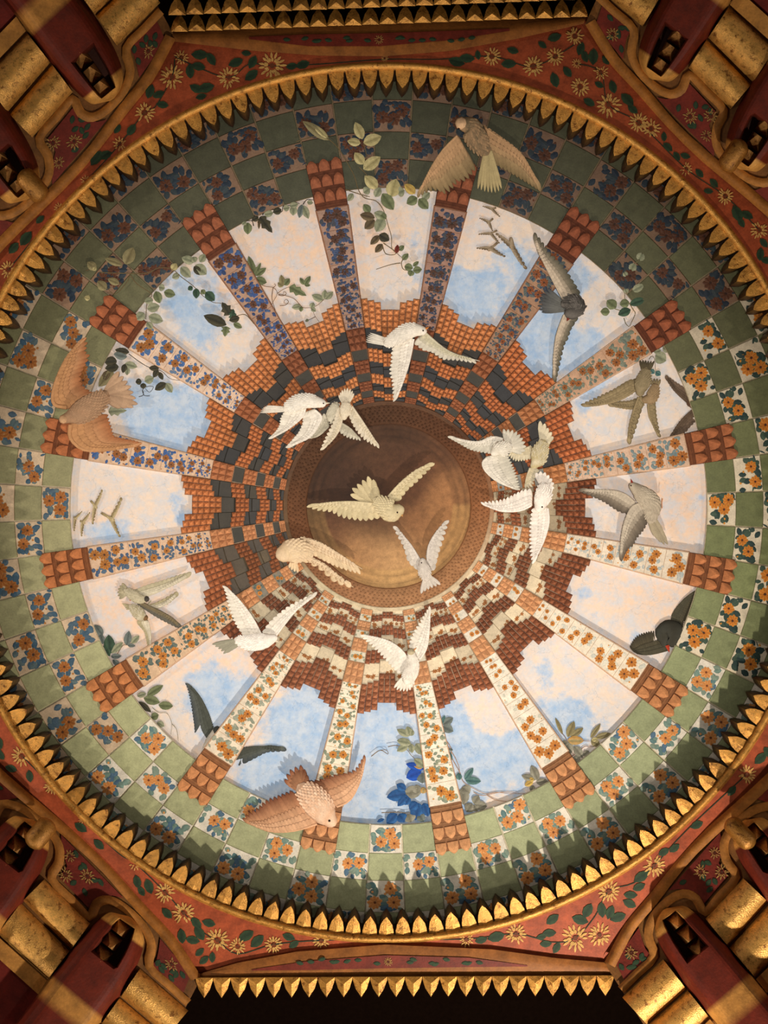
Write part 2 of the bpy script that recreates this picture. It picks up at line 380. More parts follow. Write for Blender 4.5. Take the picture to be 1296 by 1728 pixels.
for j in range(3):       # one shield shaped scale per row of the big end block
    mb = MB(); rt = 597 - j * 26; wv = rt * RH * 2 / 3 * 0.44; L = 20
    out = [(-wv, -L * .55), (wv, -L * .55), (wv * 1.0, -L * 0.1), (wv * .8, L * .2), (wv * .4, L * .40), (0, L * .5), (-wv * .4, L * .40), (-wv * .8, L * .2), (-wv, -L * 0.1)]
    vc = rt - L * .5; pts = [DL(a, vc + b, 18) for a, b in out] + [DL(a * .96, vc + b * .96, 21 + 4.0 * max(0, b / L + .4)) for a, b in out]
    pts += [DL(0, vc - L * .5, 22), DL(0, vc + L * .22, 28)]
    n = 9; f = [(i, (i + 1) % n, n + (i + 1) % n, n + i) for i in range(n)]
    for i in range(n):
        f.append((n + i, n + (i + 1) % n, 2 * n + 1))
    mb.add(pts, f, [tuple([.8] * 3)] * n + [tuple([.92] * 3)] * n + [(1, 1, 1), (1.1, 1.1, 1.1)])
    org = DL(0, vc, 18); scale_m.append((mb.mesh('scale', M_BRICK, org), org))
mb = MB(); plate(mb, 512, 592, -RH, RH, 18, 2, (.42, .40, .40), bev=1.2)
for j in range(3): plate(mb, 516 + j * 26, 519 + j * 26, -RH * .97, RH * .97, 19, 18, (.5, .5, .5), bev=.3)
ENDB = (mb.mesh('end_block', M_BRICK, DL(0, 552, 18)), DL(0, 552, 18))
mb = MB(); plate(mb, 176, 514, -RH - .003, RH + .003, 16.6, 0, W3, bev=1.0, nseg=2); BED = (mb.mesh('rib_bed', M_PAINT, DL(0, 345, 16)), DL(0, 345, 16))
SB = []
for (r0, r1) in ((268, 305), (228, 250), (198, 214), (177, 187)):
    mb = MB(); plate(mb, r0, r1, -RH, RH, 19, 16, (.45, .43, .43), bev=.5)
    for a in range(3):
        for b in range(3):
            v = r0 + (r1 - r0) * (b + .5) / 3; cw = v * RH * 2 / 3; h = (r1 - r0) / 6
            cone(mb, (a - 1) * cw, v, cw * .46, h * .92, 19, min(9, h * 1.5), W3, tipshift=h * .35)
    org = DL(0, (r0 + r1) / 2, 19); SB.append((mb.mesh('scale_block', M_BRICK, org), org))
SMALLT = []
for (r0, r1) in ((250, 268), (214, 228), (187, 198)):
    org = DL(0, (r0 + r1) / 2, 18); SMALLT.append((r0, r1, org))
RIBTXT = ["six o'clock, second bay to the right of the brown dove, leaning right", "between the five and four o'clock sides, with pale tiles", ]
RIBLAB = [
 "tiled rib just right of six o'clock, blue leaves beside its pale end",
 "pale tiled rib running down right to five o'clock, with sparse orange flowers",
 "pale tiled rib running to four o'clock, below the black bird",
 "pale grey tiled rib just below three o'clock, touched by the grey pigeon's wing tip",
 "grey blue tiled rib just above three o'clock, above the grey pigeon",
 "olive grey tiled rib running to two o'clock, above the two olive swifts",
 "dark tiled rib running to one o'clock, crossed by the long grey swallow wing",
 "navy tiled rib just right of twelve o'clock, its end under the brown cream dove",
 "navy tiled rib just left of twelve o'clock with clear rust red end block",
 "deep blue and brown tiled rib running up left to eleven o'clock",
 "bright blue tiled rib with orange flowers running to ten o'clock",
 "blue tiled rib just above nine o'clock, its end under the orange brown dove",
 "dark blue tiled rib with orange flowers just below nine o'clock",
 "grey green tiled rib with orange flowers running down left to eight o'clock",
 "pale tiled rib at seven o'clock with the dark swallow passing behind it",
 "pale tiled rib just left of six o'clock, its end under the brown dove"]
for k in range(16):
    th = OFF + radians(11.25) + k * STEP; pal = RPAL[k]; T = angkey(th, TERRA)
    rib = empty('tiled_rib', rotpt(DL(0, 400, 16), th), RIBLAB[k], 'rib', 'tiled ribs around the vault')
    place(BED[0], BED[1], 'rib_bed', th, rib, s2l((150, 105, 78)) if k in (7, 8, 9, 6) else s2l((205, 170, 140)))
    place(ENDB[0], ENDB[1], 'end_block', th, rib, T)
    eb = [o for o in rib.children if o.name.startswith('end_block')][0]
    for j in range(3):
        for a in (-1, 0, 1):
            m, org = scale_m[j]; tt = th + a * RH * 2 / 3
            o = link('scale', m, None, rotpt(org, tt), -tt); o.color = (*[min(1, c * 1.12) for c in T], 1)
            o.parent = eb; o.matrix_parent_inverse.identity()
            import mathutils
            pm = mathutils.Matrix.Translation(WL[eb.name]) @ mathutils.Matrix.Rotation(-th, 4, 'Z')
            o.matrix_parent_inverse = pm.inverted()
    for j in range(9):
        r1, r0 = RC[j], RC[j + 1]; mb = MB()
        plate(mb, r0, r1, -RH + .8 / r0, RH - .8 / r0, 18, 16, s2l(pal[0]), bev=.5, nseg=1)
        pattern(mb, r0, r1, RH, 18, pal, random.Random(k * 31 + j), nf=3 if j < 2 else 2, dens=pal[5] * .8, fr=.24)
        org = DL(0, (r0 + r1) / 2, 18); place(mb.mesh('tile', M_TILE, org), org, 'tile', th, rib)
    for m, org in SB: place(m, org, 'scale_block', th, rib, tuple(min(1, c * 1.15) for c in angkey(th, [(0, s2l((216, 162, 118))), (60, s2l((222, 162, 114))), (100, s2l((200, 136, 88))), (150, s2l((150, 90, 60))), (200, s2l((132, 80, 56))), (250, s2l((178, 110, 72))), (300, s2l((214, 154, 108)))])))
    for (r0, r1, org) in SMALLT:
        mb = MB(); g = lerp(s2l(pal[0]), s2l(pal[1][0]), 0.35 if k in (0, 1, 2, 3, 14, 15) else 0.8)
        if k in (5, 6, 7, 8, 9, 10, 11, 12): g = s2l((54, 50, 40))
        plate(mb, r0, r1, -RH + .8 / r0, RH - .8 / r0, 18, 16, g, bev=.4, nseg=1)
        if k in (0, 1, 2, 3, 4, 13, 14, 15): pattern(mb, r0, r1, RH, 18, pal, random.Random(k + r0), nf=2, dens=.4, fr=.22)
        place(mb.mesh('tile', M_TILE, org), org, 'tile', th, rib)

# ---------------- brickwork bays of the drum ----------------
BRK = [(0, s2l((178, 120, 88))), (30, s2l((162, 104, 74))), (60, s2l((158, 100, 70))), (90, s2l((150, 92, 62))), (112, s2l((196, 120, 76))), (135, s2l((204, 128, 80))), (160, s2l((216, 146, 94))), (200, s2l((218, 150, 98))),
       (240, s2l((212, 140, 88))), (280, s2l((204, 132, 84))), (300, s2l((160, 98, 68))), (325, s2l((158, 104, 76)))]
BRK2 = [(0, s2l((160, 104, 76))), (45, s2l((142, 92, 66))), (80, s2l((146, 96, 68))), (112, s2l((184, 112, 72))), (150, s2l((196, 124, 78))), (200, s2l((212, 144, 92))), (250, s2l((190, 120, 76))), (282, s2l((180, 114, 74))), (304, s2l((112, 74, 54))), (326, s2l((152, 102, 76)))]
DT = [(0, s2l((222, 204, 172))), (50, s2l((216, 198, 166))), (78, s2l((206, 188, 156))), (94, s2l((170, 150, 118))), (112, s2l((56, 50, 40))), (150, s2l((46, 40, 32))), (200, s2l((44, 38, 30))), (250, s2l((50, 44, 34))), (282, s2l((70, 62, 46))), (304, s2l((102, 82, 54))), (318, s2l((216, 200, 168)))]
COLW = radians(16.2) / 9
g0 = {4: 0, 3: -4, 2: -8, 1: -21, 0: -21}
def brick_mesh(cols, ro, h, rows, step, dark2=0):
    mb = MB()
    for c in cols:
        g = g0[abs(c)] * step; R1 = ro + g; R0 = R1 - h; tc = c * COLW
        plate(mb, R0, R1, tc - COLW * .49, tc + COLW * .49, 18, 9, (.32, .30, .30), bev=.3, nseg=1)
        for j in range(rows):
            v = R1 - h * (j + .5) / rows; hw = v * COLW * .47; hl = h / rows / 2 * .95
            q = .8 if (dark2 and j >= rows - dark2) else 1.0
            cxx, cyy = v * sin(tc), v * cos(tc); ct, st = cos(tc), sin(tc)
            def P(a, b, l): return DL(cxx + a * ct + b * st, cyy - a * st + b * ct, l)
            pts = [P(-hw, -hl, 18), P(hw, -hl, 18), P(hw, hl, 18), P(-hw, hl, 18), P(0, hl * .35, 18 + hw * 2.1)]
            qc = (q, q * .93, q * .9)
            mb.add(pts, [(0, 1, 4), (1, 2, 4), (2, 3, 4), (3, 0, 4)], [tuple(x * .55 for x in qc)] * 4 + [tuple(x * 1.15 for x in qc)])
    cm = cols[len(cols) // 2]; v = ro - h / 2; org = DL(v * sin(cm * COLW), v * cos(cm * COLW), 18)
    return mb.mesh('brick', M_BRICK, org), org
BM = []
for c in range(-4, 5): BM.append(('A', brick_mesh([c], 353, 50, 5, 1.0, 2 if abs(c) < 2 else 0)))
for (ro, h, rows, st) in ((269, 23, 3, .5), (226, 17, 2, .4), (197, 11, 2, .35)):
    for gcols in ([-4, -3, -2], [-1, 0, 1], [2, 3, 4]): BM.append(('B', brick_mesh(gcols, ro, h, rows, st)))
TM = []
for (r0, r1) in ((266, 310), (222, 250), (193, 214), (177, 190)):
    for gi in (-1, 0, 1):
        mb = MB(); off = -5 if gi == 0 else 0
        plate(mb, r0 + off, (r1 + r0) / 2 + off - .5, COLW * (gi * 3 - 1.47), COLW * (gi * 3 + 1.47), 15, 10, W3, bev=.3, nseg=2)
        plate(mb, (r0 + r1) / 2 + off + .5, r1 + off + 12, COLW * (gi * 3 - 1.47), COLW * (gi * 3 + 1.47), 15, 10, (.9, .9, .9), bev=.3, nseg=2)
        rn = random.Random(r0 + gi); v = (r0 + r1) / 2
        mb2 = MB(); mb2.v, mb2.f, mb2.c, mb2.sm = list(mb.v), list(mb.f), list(mb.c), list(mb.sm)
        for q in range(4 if r1 - r0 > 20 else 2):
            uu = v * sin(COLW * gi * 3) + rn.uniform(-7, 7); vv = v * cos(COLW * gi * 3) + off + rn.uniform(-5, 5)
            flower(mb2, uu, vv, 3.2, 15.3, (s2l((205, 150, 80)), s2l((180, 110, 50)), s2l((120, 60, 30))), rn, npet=5)
        org = DL(v * sin(COLW * gi * 3), v * cos(COLW * gi * 3), 15)
        TM.append((mb.mesh('tile', M_TILE, org), mb2.mesh('tile', M_TILE, org), org))
mb = MB(); plate(mb, 172, 312, -radians(8.3), radians(8.3), 11, 2, (1, 1, 1), bev=.5, nseg=6)
DB = (mb.mesh('drum_bed', M_PAINT, DL(0, 240, 11)), DL(0, 240, 11))
rnd = random.Random(11)
for k in range(16):
    th = OFF + k * STEP; bay = empty('trim_%d' % (k + 2), rotpt(DL(0, 270, 12), th), kind='structure')
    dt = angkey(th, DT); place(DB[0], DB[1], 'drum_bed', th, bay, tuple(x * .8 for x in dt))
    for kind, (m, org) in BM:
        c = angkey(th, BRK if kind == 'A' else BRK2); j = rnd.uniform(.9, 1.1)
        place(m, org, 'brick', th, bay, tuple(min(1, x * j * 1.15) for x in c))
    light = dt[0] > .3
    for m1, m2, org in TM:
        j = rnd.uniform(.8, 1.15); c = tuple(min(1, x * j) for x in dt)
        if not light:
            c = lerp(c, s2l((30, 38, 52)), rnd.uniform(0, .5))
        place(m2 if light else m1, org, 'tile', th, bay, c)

# ---------------- oculus ----------------
oc = empty('trim_18', (AX, AY, CAMZ + 3.18), kind='structure')
def ringmesh(name, prof, colf, mat, n=160, smooth=True, parent=oc):
    mb = MB(); pts = []; cs = []; fs = []
    for (r, l) in prof:
        for i in range(n):
            t = 2 * pi * i / n; p = DL(r * sin(t), r * cos(t), l); pts.append((p[0] + AX, p[1] + AY, p[2])); cs.append(colf(r, t))
    for j in range(len(prof) - 1):
        for i in range(n):
            k = (i + 1) % n; fs.append((j * n + i, j * n + k, (j + 1) * n + k, (j + 1) * n + i))
    mb.add(pts, fs, cs, smooth); return mb.build(name, mat, parent)
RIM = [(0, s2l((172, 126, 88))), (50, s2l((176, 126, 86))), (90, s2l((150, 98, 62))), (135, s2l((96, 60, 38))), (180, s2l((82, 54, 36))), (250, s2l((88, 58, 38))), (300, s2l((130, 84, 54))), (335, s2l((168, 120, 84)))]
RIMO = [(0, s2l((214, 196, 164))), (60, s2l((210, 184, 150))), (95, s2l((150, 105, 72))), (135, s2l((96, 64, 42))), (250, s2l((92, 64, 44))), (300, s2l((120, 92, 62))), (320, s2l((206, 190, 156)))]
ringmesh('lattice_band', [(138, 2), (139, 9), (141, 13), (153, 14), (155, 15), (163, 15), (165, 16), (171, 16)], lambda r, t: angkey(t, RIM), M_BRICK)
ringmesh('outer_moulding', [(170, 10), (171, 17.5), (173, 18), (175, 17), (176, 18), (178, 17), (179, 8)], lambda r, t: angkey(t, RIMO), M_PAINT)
mb = MB()
for row, (r, n, l) in enumerate(((143.5, 120, 14), (148, 120, 14), (152, 120, 14.2), (157.5, 130, 15), (161.5, 130, 15), (166.5, 135, 16), (170, 135, 16))):
    for i in range(n):
        t = 2 * pi * (i + .5 * (row % 2)) / n; c = angkey(t, RIM); a = 1.5
        def P(da, dr, l2):
            p = DL((r + dr) * sin(t) + da * cos(t), (r + dr) * cos(t) - da * sin(t), l2); return (p[0] + AX, p[1] + AY, p[2])
        mb.add([P(-a, -a, l), P(a, -a, l), P(a, a, l), P(-a, a, l), P(0, 0.6, l + 2.6)], [(0, 1, 4), (1, 2, 4), (2, 3, 4), (3, 0, 4)], [tuple(x * .55 for x in c)] * 4 + [tuple(min(1, x * 1.3) for x in c)])
o = mb.build('stud', M_BRICK, oc); o['kind'] = 'stuff'
OB = [(655, 960, 60, (196, 152, 104)), (600, 950, 50, (176, 128, 84)), (690, 975, 45, (206, 160, 108)), (760, 830, 34, (166, 116, 74)), (765, 880, 34, (160, 112, 70)), (730, 920, 40, (168, 120, 76)), (640, 745, 70, (88, 58, 38)),
      (560, 790, 50, (66, 42, 28)), (640, 880, 42, (76, 46, 28)), (690, 800, 40, (96, 60, 38)), (560, 900, 34, (100, 64, 42)), (740, 760, 34, (112, 72, 46)), (700, 890, 28, (140, 94, 60)), (535, 850, 26, (72, 46, 30)), (600, 840, 40, (62, 40, 28)), (680, 760, 40, (74, 48, 32))]
def occol(r, t):
    px, py = CX + r * sin(t), CY + r * cos(t); sw = 1e-4; c = [0, 0, 0]
    for x, y, q, cc in OB:
        wt = math.exp(-((px - x) ** 2 + (py - y) ** 2) / (q * q) * 1.2) + 1e-5; sw += wt; l = s2l(cc)
        for i in range(3): c[i] += l[i] * wt
    c = [x / sw for x in c]
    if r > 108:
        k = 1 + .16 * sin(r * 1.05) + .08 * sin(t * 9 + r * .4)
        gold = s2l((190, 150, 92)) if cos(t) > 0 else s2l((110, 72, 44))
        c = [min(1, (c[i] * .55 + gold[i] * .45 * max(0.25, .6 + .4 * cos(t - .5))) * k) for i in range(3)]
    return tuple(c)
prof = [(0.1, -3)] + [(r, -3 + max(0, (r - 100)) * 0.10 + (0.8 if r > 104 and (r // 4) % 2 else 0)) for r in range(6, 139, 4)]
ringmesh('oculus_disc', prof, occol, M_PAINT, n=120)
# ---------------- gilded cornice of pointed scales round the opening ----------------
QX, QY = 652.0, 848.0
CWX, CWY = (QX - 648) * 3.0 / F, (QY - 864) * 3.0 / F
cor = empty('trim_19', (CWX, CWY, CAMZ + 3.0), kind='structure')
GOLDC = s2l((226, 164, 78)); DARKG = s2l((60, 30, 14))
def CL(u, v, d=3.0): return (u * 3.0 / F, v * 3.0 / F, CAMZ + d)
NS = 162; mb = MB()
rnd = random.Random(5); SC = []
for var in range(5):
    mb = MB(); j = [rnd.uniform(-.8, .8) for _ in range(6)]
    out = [(-12.6, 731), (-12.0, 722), (-9.6, 712 + j[0]), (-5.2, 704 + j[1]), (j[2] * .8, 698 + j[3]), (5.2, 704 + j[4]), (9.6, 712 + j[5]), (12.0, 722), (12.6, 731)]
    n = len(out)
    pts = [CL(a, b, 2.998 - (731 - b) * .0001) for a, b in out] + [CL(a * .98, b, 3.06) for a, b in out] + [CL(0, 719, 2.9945), CL(0, 731, 2.9935)]
    f = [(i, i + 1, 2 * n) for i in range(n - 1)] + [(n - 1, 2 * n + 1, 2 * n), (2 * n + 1, 0, 2 * n)]
    mb.add(pts[:n] + pts[2 * n:], [tuple((n + (q - 2 * n)) if q >= 2 * n else q for q in ff) for ff in f], GOLDC)
    side = pts[:n] + pts[n:2 * n]
    mb.add(side, [(i, n + i, n + i + 1, i + 1) for i in range(n - 1)], [tuple(x * .25 for x in GOLDC)] * n + [DARKG] * n)
    org = CL(0, 715, 3.0); SC.append((mb.mesh('scale', M_GOLD, org), org))
for i in range(NS):
    th = 2 * pi * i / NS; m, org = SC[rnd.randrange(5)]; j = rnd.uniform(.88, 1.12)
    x, y, z = org; c_, s_ = cos(th), sin(th)
    link('scale', m, cor, (CWX + x * c_ + y * s_, CWY - x * s_ + y * c_, z), -th, (j, j, j))
mb = MB(); pts = []; fs = []; cs = []
for (r, d, c) in ((744, 3.0, GOLDC), (738, 2.985, GOLDC), (734, 2.982, GOLDC), (730, 2.988, GOLDC), (730, 3.01, DARKG), (729, 3.075, DARKG), (750, 3.09, DARKG)):
    for i in range(160):
        t = 2 * pi * i / 160; p = CL(r * sin(t), r * cos(t), d); pts.append((p[0] + CWX, p[1] + CWY, p[2])); cs.append(c)
for j in range(6):
    for i in range(160):
        k = (i + 1) % 160; fs.append((j * 160 + i, j * 160 + k, (j + 1) * 160 + k, (j + 1) * 160 + i))
mb.add(pts, fs, cs, True); mb.build('gilt_lip', M_GOLD, cor)

# ---------------- red painted field between circle and octagon ----------------
OUT = [(295, 66), (430, 82), (540, 90), (650, 91), (760, 82), (870, 62), (985, 37), (1093, 190), (1200, 282), (1296, 367), (1400, 460), (1440, 850), (1400, 1205), (1296, 1302),
       (1162, 1424), (1094, 1509), (1019, 1624), (940, 1617), (830, 1602), (650, 1594), (500, 1606), (400, 1625), (334, 1644), (260, 1540), (170, 1437), (90, 1365), (0, 1295), (-120, 1190), (-150, 850), (-120, 520), (0, 428), (146, 278), (225, 170)]
def rout(t):
    dx, dy = sin(t), cos(t); best = 1e9
    for (x0, y0), (x1, y1) in zip(OUT, OUT[1:] + OUT[:1]):
        ex, ey = x1 - x0, y1 - y0; den = dx * ey - dy * ex
        if abs(den) < 1e-9: continue
        s = ((x0 - QX) * ey - (y0 - QY) * ex) / den; q = ((x0 - QX) * dy - (y0 - QY) * dx) / den
        if s > 0 and -1e-6 <= q <= 1 + 1e-6: best = min(best, s)
    return best
REDC = s2l((172, 80, 46))
field = empty('trim_20', (CWX, CWY, CAMZ + 3.0), kind='structure')
mb = MB(); pts = []; fs = []; N = 720
for i in range(N):
    t = 2 * pi * i / N; ro = rout(t)
    for q in range(3):
        r = 742 + (ro + 13 - 742) * q / 2
        pts.append(W(QX + r * sin(t), QY + r * cos(t), 3.0))
for i in range(N):
    k = (i + 1) % N
    for q in range(2): fs.append((i * 3 + q, k * 3 + q, k * 3 + q + 1, i * 3 + q + 1))
mb.add(pts, fs, REDC, True); mb.build('painted_field', M_WOOD, field)
PET = s2l((236, 196, 120)); PET2 = s2l((206, 150, 74)); LG = s2l((52, 76, 50)); LG2 = s2l((38, 58, 42)); 
def FP(d0):
    return lambda x, y, l: W(x, y, d0 - l * .0006)
def chrys(name, x, y, r, parent, rnd, pf, dim=1.0, mat=None):
    mb = MB(); n = 15 if r > 14 else 11
    for ringi in range(2):
        for i in range(n):
            if rnd.random() < .08: continue
            a = 2 * pi * (i + .5 * ringi) / n + rnd.uniform(-.1, .1); r0 = r * (.28 if ringi else .5); r1 = r * (.62 if ringi else rnd.uniform(.9, 1.12))
            blob(mb, x + cos(a) * r0, y + sin(a) * r0, cos(a) * (r1 - r0), sin(a) * (r1 - r0), r * .17, 1 + ringi * .3, tuple(c * dim for c in PET), tuple(c * dim for c in PET2), pf)
    q = r * .2; mb.add([pf(x + q * cos(t * pi / 3), y + q * sin(t * pi / 3), .8) for t in range(6)], [tuple(range(6))], tuple(c * dim for c in s2l((110, 60, 34))))
    return mb.build(name, mat or M_PAINT, parent)
FL = [(306,97,13),(290,130,21),(386,131,20),(459,111,24),(244,190,18),(202,243,13),(145,305,10),(100,352,11),(14,455,16),(649,98,7),(830,95,16),(970,61,16),(937,95,16),(900,112,19),(973,107,9),(1014,122,14),(979,146,17),(1027,177,22),(1078,207,18),(1099,217,17),(1158,285,12),(1224,331,15),(1281,388,16),
 (37,1276,18),(88,1327,15),(229,1458,12),(279,1506,18),(310,1541,20),(367,1587,21),(401,1597,15),(139,1383,7),(462,1594,16),(542,1587,15),(787,1585,14),(871,1576,19),(971,1583,24),(1012,1578,21),(1027,1504,20),(1104,1461,20),(1260,1307,17)]
rnd = random.Random(21); pf = FP(2.9985); used = []
for (x, y, r) in FL: chrys('flower', x, y, r * .95, field, rnd, pf)
def inred(x, y, m=6):
    r = hypot(x - QX, y - QY); t = atan2(x - QX, y - QY); return r > 744 + m and r < rout(t) - m
used = []; nleaf = 0
cand = []
for (x, y, r) in FL:
    for i in range(16): cand.append((x, y, r))
for i in range(900):
    t = rnd.random() * 2 * pi; ro = rout(t)
    if ro < 752: continue
    rr = rnd.uniform(750, ro - 4); cand.append((QX + rr * sin(t), QY + rr * cos(t), 0))
for (x, y, r) in cand:
    a = rnd.random() * 2 * pi; d = r * rnd.uniform(1.25, 1.9) if r else 0; L = rnd.uniform(17, 31)
    bx, by = x + cos(a) * d, y + sin(a) * d; a2 = a + rnd.uniform(-.9, .9); ex, ey = bx + cos(a2) * L, by + sin(a2) * L
    mx, my = (bx + ex) / 2, (by + ey) / 2
    if not (inred(bx, by) and inred(ex, ey) and inred(mx, my)) or not (-20 < mx < 1316): continue
    if any(hypot(mx - u, my - v) < 14 for u, v in used) or any(hypot(mx - u, my - v) < q * 1.05 + 6 for u, v, q in FL): continue
    used.append((mx, my)); mb = MB(); blob(mb, bx, by, ex - bx, ey - by, L * .58, .6, LG, LG2, pf)
    mb.build('leaf', M_PAINT, field)
def ribbon(mb, path, wd, pfn, col, lift=1.0, bulge=0.0, closed=False):
    n = len(path); L = []
    for i, (x, y) in enumerate(path):
        a = path[max(0, i - 1)]; b = path[min(n - 1, i + 1)]; dx, dy = b[0] - a[0], b[1] - a[1]; q = hypot(dx, dy) or 1
        nx, ny = -dy / q, dx / q; w_ = wd[i] if isinstance(wd, (list, tuple)) else wd
        L.append([pfn(x + nx * w_ * s, y + ny * w_ * s, lift + bulge * (1 - (2 * s) ** 2)) for s in (-.5, -.25, 0, .25, .5)])
    pts = [p for row in L for p in row]; f = []
    for i in range(n - 1):
        for j in range(4): f.append((i * 5 + j, i * 5 + j + 1, (i + 1) * 5 + j + 1, (i + 1) * 5 + j))
    mb.add(pts, f, col, bulge > 0)
def smooth(path, sub=4):
    out = []; n = len(path)
    for i in range(n - 1):
        p0 = path[max(0, i - 1)]; p1 = path[i]; p2 = path[i + 1]; p3 = path[min(n - 1, i + 2)]
        for k in range(sub):
            t = k / sub
            out.append(tuple(.5 * (2 * p1[a] + (p2[a] - p0[a]) * t + (2 * p0[a] - 5 * p1[a] + 4 * p2[a] - p3[a]) * t * t + (3 * p1[a] - p0[a] - 3 * p2[a] + p3[a]) * t ** 3) for a in range(len(p1))))
    out.append(tuple(path[-1])); return out
# winding stems between the flowers
mb = MB()
for seq in ([(295, 95), (330, 112), (386, 131), (420, 108), (459, 111), (540, 108), (649, 100), (740, 100), (830, 95), (900, 112), (970, 75)],
            [(295, 100), (290, 130), (262, 180), (244, 190), (202, 243), (160, 290), (100, 352), (14, 455)],
            [(973, 107), (1014, 122), (1027, 177), (1078, 207), (1158, 285), (1224, 331), (1281, 388)],
            [(37, 1276), (88, 1327), (139, 1383), (200, 1440), (229, 1458), (279, 1506), (310, 1541), (345, 1575), (367, 1587), (401, 1610), (462, 1594), (542, 1587), (660, 1585), (787, 1585), (871, 1576), (930, 1590), (971, 1583), (1005, 1545), (1027, 1504), (1070, 1490), (1104, 1461), (1160, 1400), (1260, 1307)]):
    ribbon(mb, smooth(seq), 1.6, pf, LG2, .3)
mb.build('stem', M_PAINT, field)

# ---------------- straight beams with pointed fringe, top and bottom ----------------
def beam(idx, upper, lower, lens, tiers, out):
    tr = empty('trim_%d' % idx, W(650, (upper[0][1] + lower[0][1]) / 2, 2.98), kind='structure'); mb = MB()
    n = len(upper)
    pf2 = lambda x, y, l: W(x, y, 2.99 - l * .002)
    pts = []
    for (a, b) in zip(upper, lower):
        for q in range(5):
            s = q / 4; pts.append(pf2(a[0] + (b[0] - a[0]) * s, a[1] + (b[1] - a[1]) * s, 1 + 4 * sin(pi * s)))
    f = [(i * 5 + j, (i + 1) * 5 + j, (i + 1) * 5 + j + 1, i * 5 + j + 1) for i in range(n - 1) for j in range(4)]
    mb.add(pts, f, s2l((150, 92, 40)), True); mb.build('beam', M_WOOD, tr)
    mb = MB(); pa, pb = lens; m = len(pa); pts = [pf2(x, y, 5.4) for x, y in pa] + [pf2(x, y, 5.4) for x, y in pb]
    mb.add(pts, [(i, i + 1, m + i + 1, m + i) for i in range(m - 1)], s2l((120, 44, 30))); ln = mb.build('panel', M_WOOD, tr)
    cx = sum(p[0] for p in pa) / m
    chrys('flower', cx, (pa[m // 2][1] + pb[m // 2][1]) / 2, 8, ln, rnd, lambda x, y, l: pf2(x, y, 5.8 + l * .3), .6)
    for i in range(18):
        x = pa[0][0] + (pa[-1][0] - pa[0][0]) * (.16 + .68 * i / 17)
        if abs(x - cx) < 14: continue
        y = (pa[m // 2][1] + pb[m // 2][1]) / 2 + rnd.uniform(-3, 3); mb = MB()
        blob(mb, x, y, rnd.choice((-1, 1)) * 13, rnd.uniform(-4, 4), 7, 5.9, LG2, LG, lambda a, b, l: pf2(a, b, l)); mb.build('leaf', M_PAINT, ln)
    for (p0, p1, nn, L, d0) in tiers:
        for i in range(nn):
            t = (i + .5) / nn; x = p0[0] + (p1[0] - p0[0]) * t; y = p0[1] + (p1[1] - p0[1]) * t; hw = abs(p1[0] - p0[0]) / nn * .49
            j = rnd.uniform(-1, 1); s = out; mb = MB()
            front = [(x - hw, y), (x - hw * .98, y + s * L * .15), (x - hw * .66, y + s * L * .58), (x + j * .4, y + s * L), (x + hw * .66, y + s * L * .58), (x + hw * .98, y + s * L * .15), (x + hw, y)]
            k = len(front)
            fp = [W(a, b, d0) for a, b in front] + [W(x, y + s * L * .35, d0 - .012)]
            mb.add(fp, [(i2, i2 + 1, k) for i2 in range(k - 1)] + [(k - 1, 0, k)], GOLDC)
            mb.add([W(a, b, d0) for a, b in front] + [W(a, b + s * 2, d0 + .05) for a, b in front], [(i2, k + i2, k + i2 + 1, i2 + 1) for i2 in range(k - 1)], s2l((70, 38, 16)))
            o = mb.build('scale', M_GOLD, tr); q = rnd.uniform(.8, 1.15); o.color = (q, q, q, 1)
    return tr
bu = [(334, 1644), (400, 1625), (500, 1606), (650, 1594), (830, 1602), (940, 1617), (1019, 1624), (1032, 1632)]
bl = [(332, 1656), (400, 1656), (500, 1655), (650, 1653), (830, 1652), (940, 1650), (1019, 1650), (1034, 1650)]
beam(21, bu, bl, ([(425, 1636), (520, 1622), (650, 1612), (790, 1616), (890, 1629)], [(425, 1638), (520, 1637), (650, 1634), (790, 1632), (890, 1631)]), [((330, 1650), (1036, 1646), 24, 34, 2.97)], 1)
tu = [(292, 70), (430, 86), (540, 94), (650, 95), (760, 86), (870, 66), (985, 40)]
tl = [(290, 52), (430, 47), (540, 43), (650, 39), (760, 36), (870, 32), (990, 27)]
beam(22, tu, tl, ([(420, 66), (520, 78), (640, 78), (760, 68), (860, 52)], [(420, 62), (520, 58), (640, 56), (760, 52), (860, 48)]), [((288, 54), (992, 28), 24, 32, 2.955), ((284, 26), (1000, -2), 24, 32, 2.90)], -1)
# the dark room round the opening
def slab(name, pts, col):
    mb = MB(); mb.add(pts, [(0, 1, 2, 3)], s2l(col)); o = mb.build(name, M_VOID); tag(o, kind='structure')
RW, ZT = 3.3, CAMZ + 4.0
slab('ceiling_upper', [(-RW, -RW, ZT), (RW, -RW, ZT), (RW, RW, ZT), (-RW, RW, ZT)], (24, 14, 9))
for nm, (x0, y0, x1, y1) in (('wall_north', (-RW, -RW, RW, -RW)), ('wall_south', (-RW, RW, RW, RW)), ('wall_east', (RW, -RW, RW, RW)), ('wall_west', (-RW, -RW, -RW, RW))):
    slab(nm, [(x0, y0, 0), (x1, y1, 0), (x1, y1, ZT), (x0, y0, ZT)], (70, 34, 22))

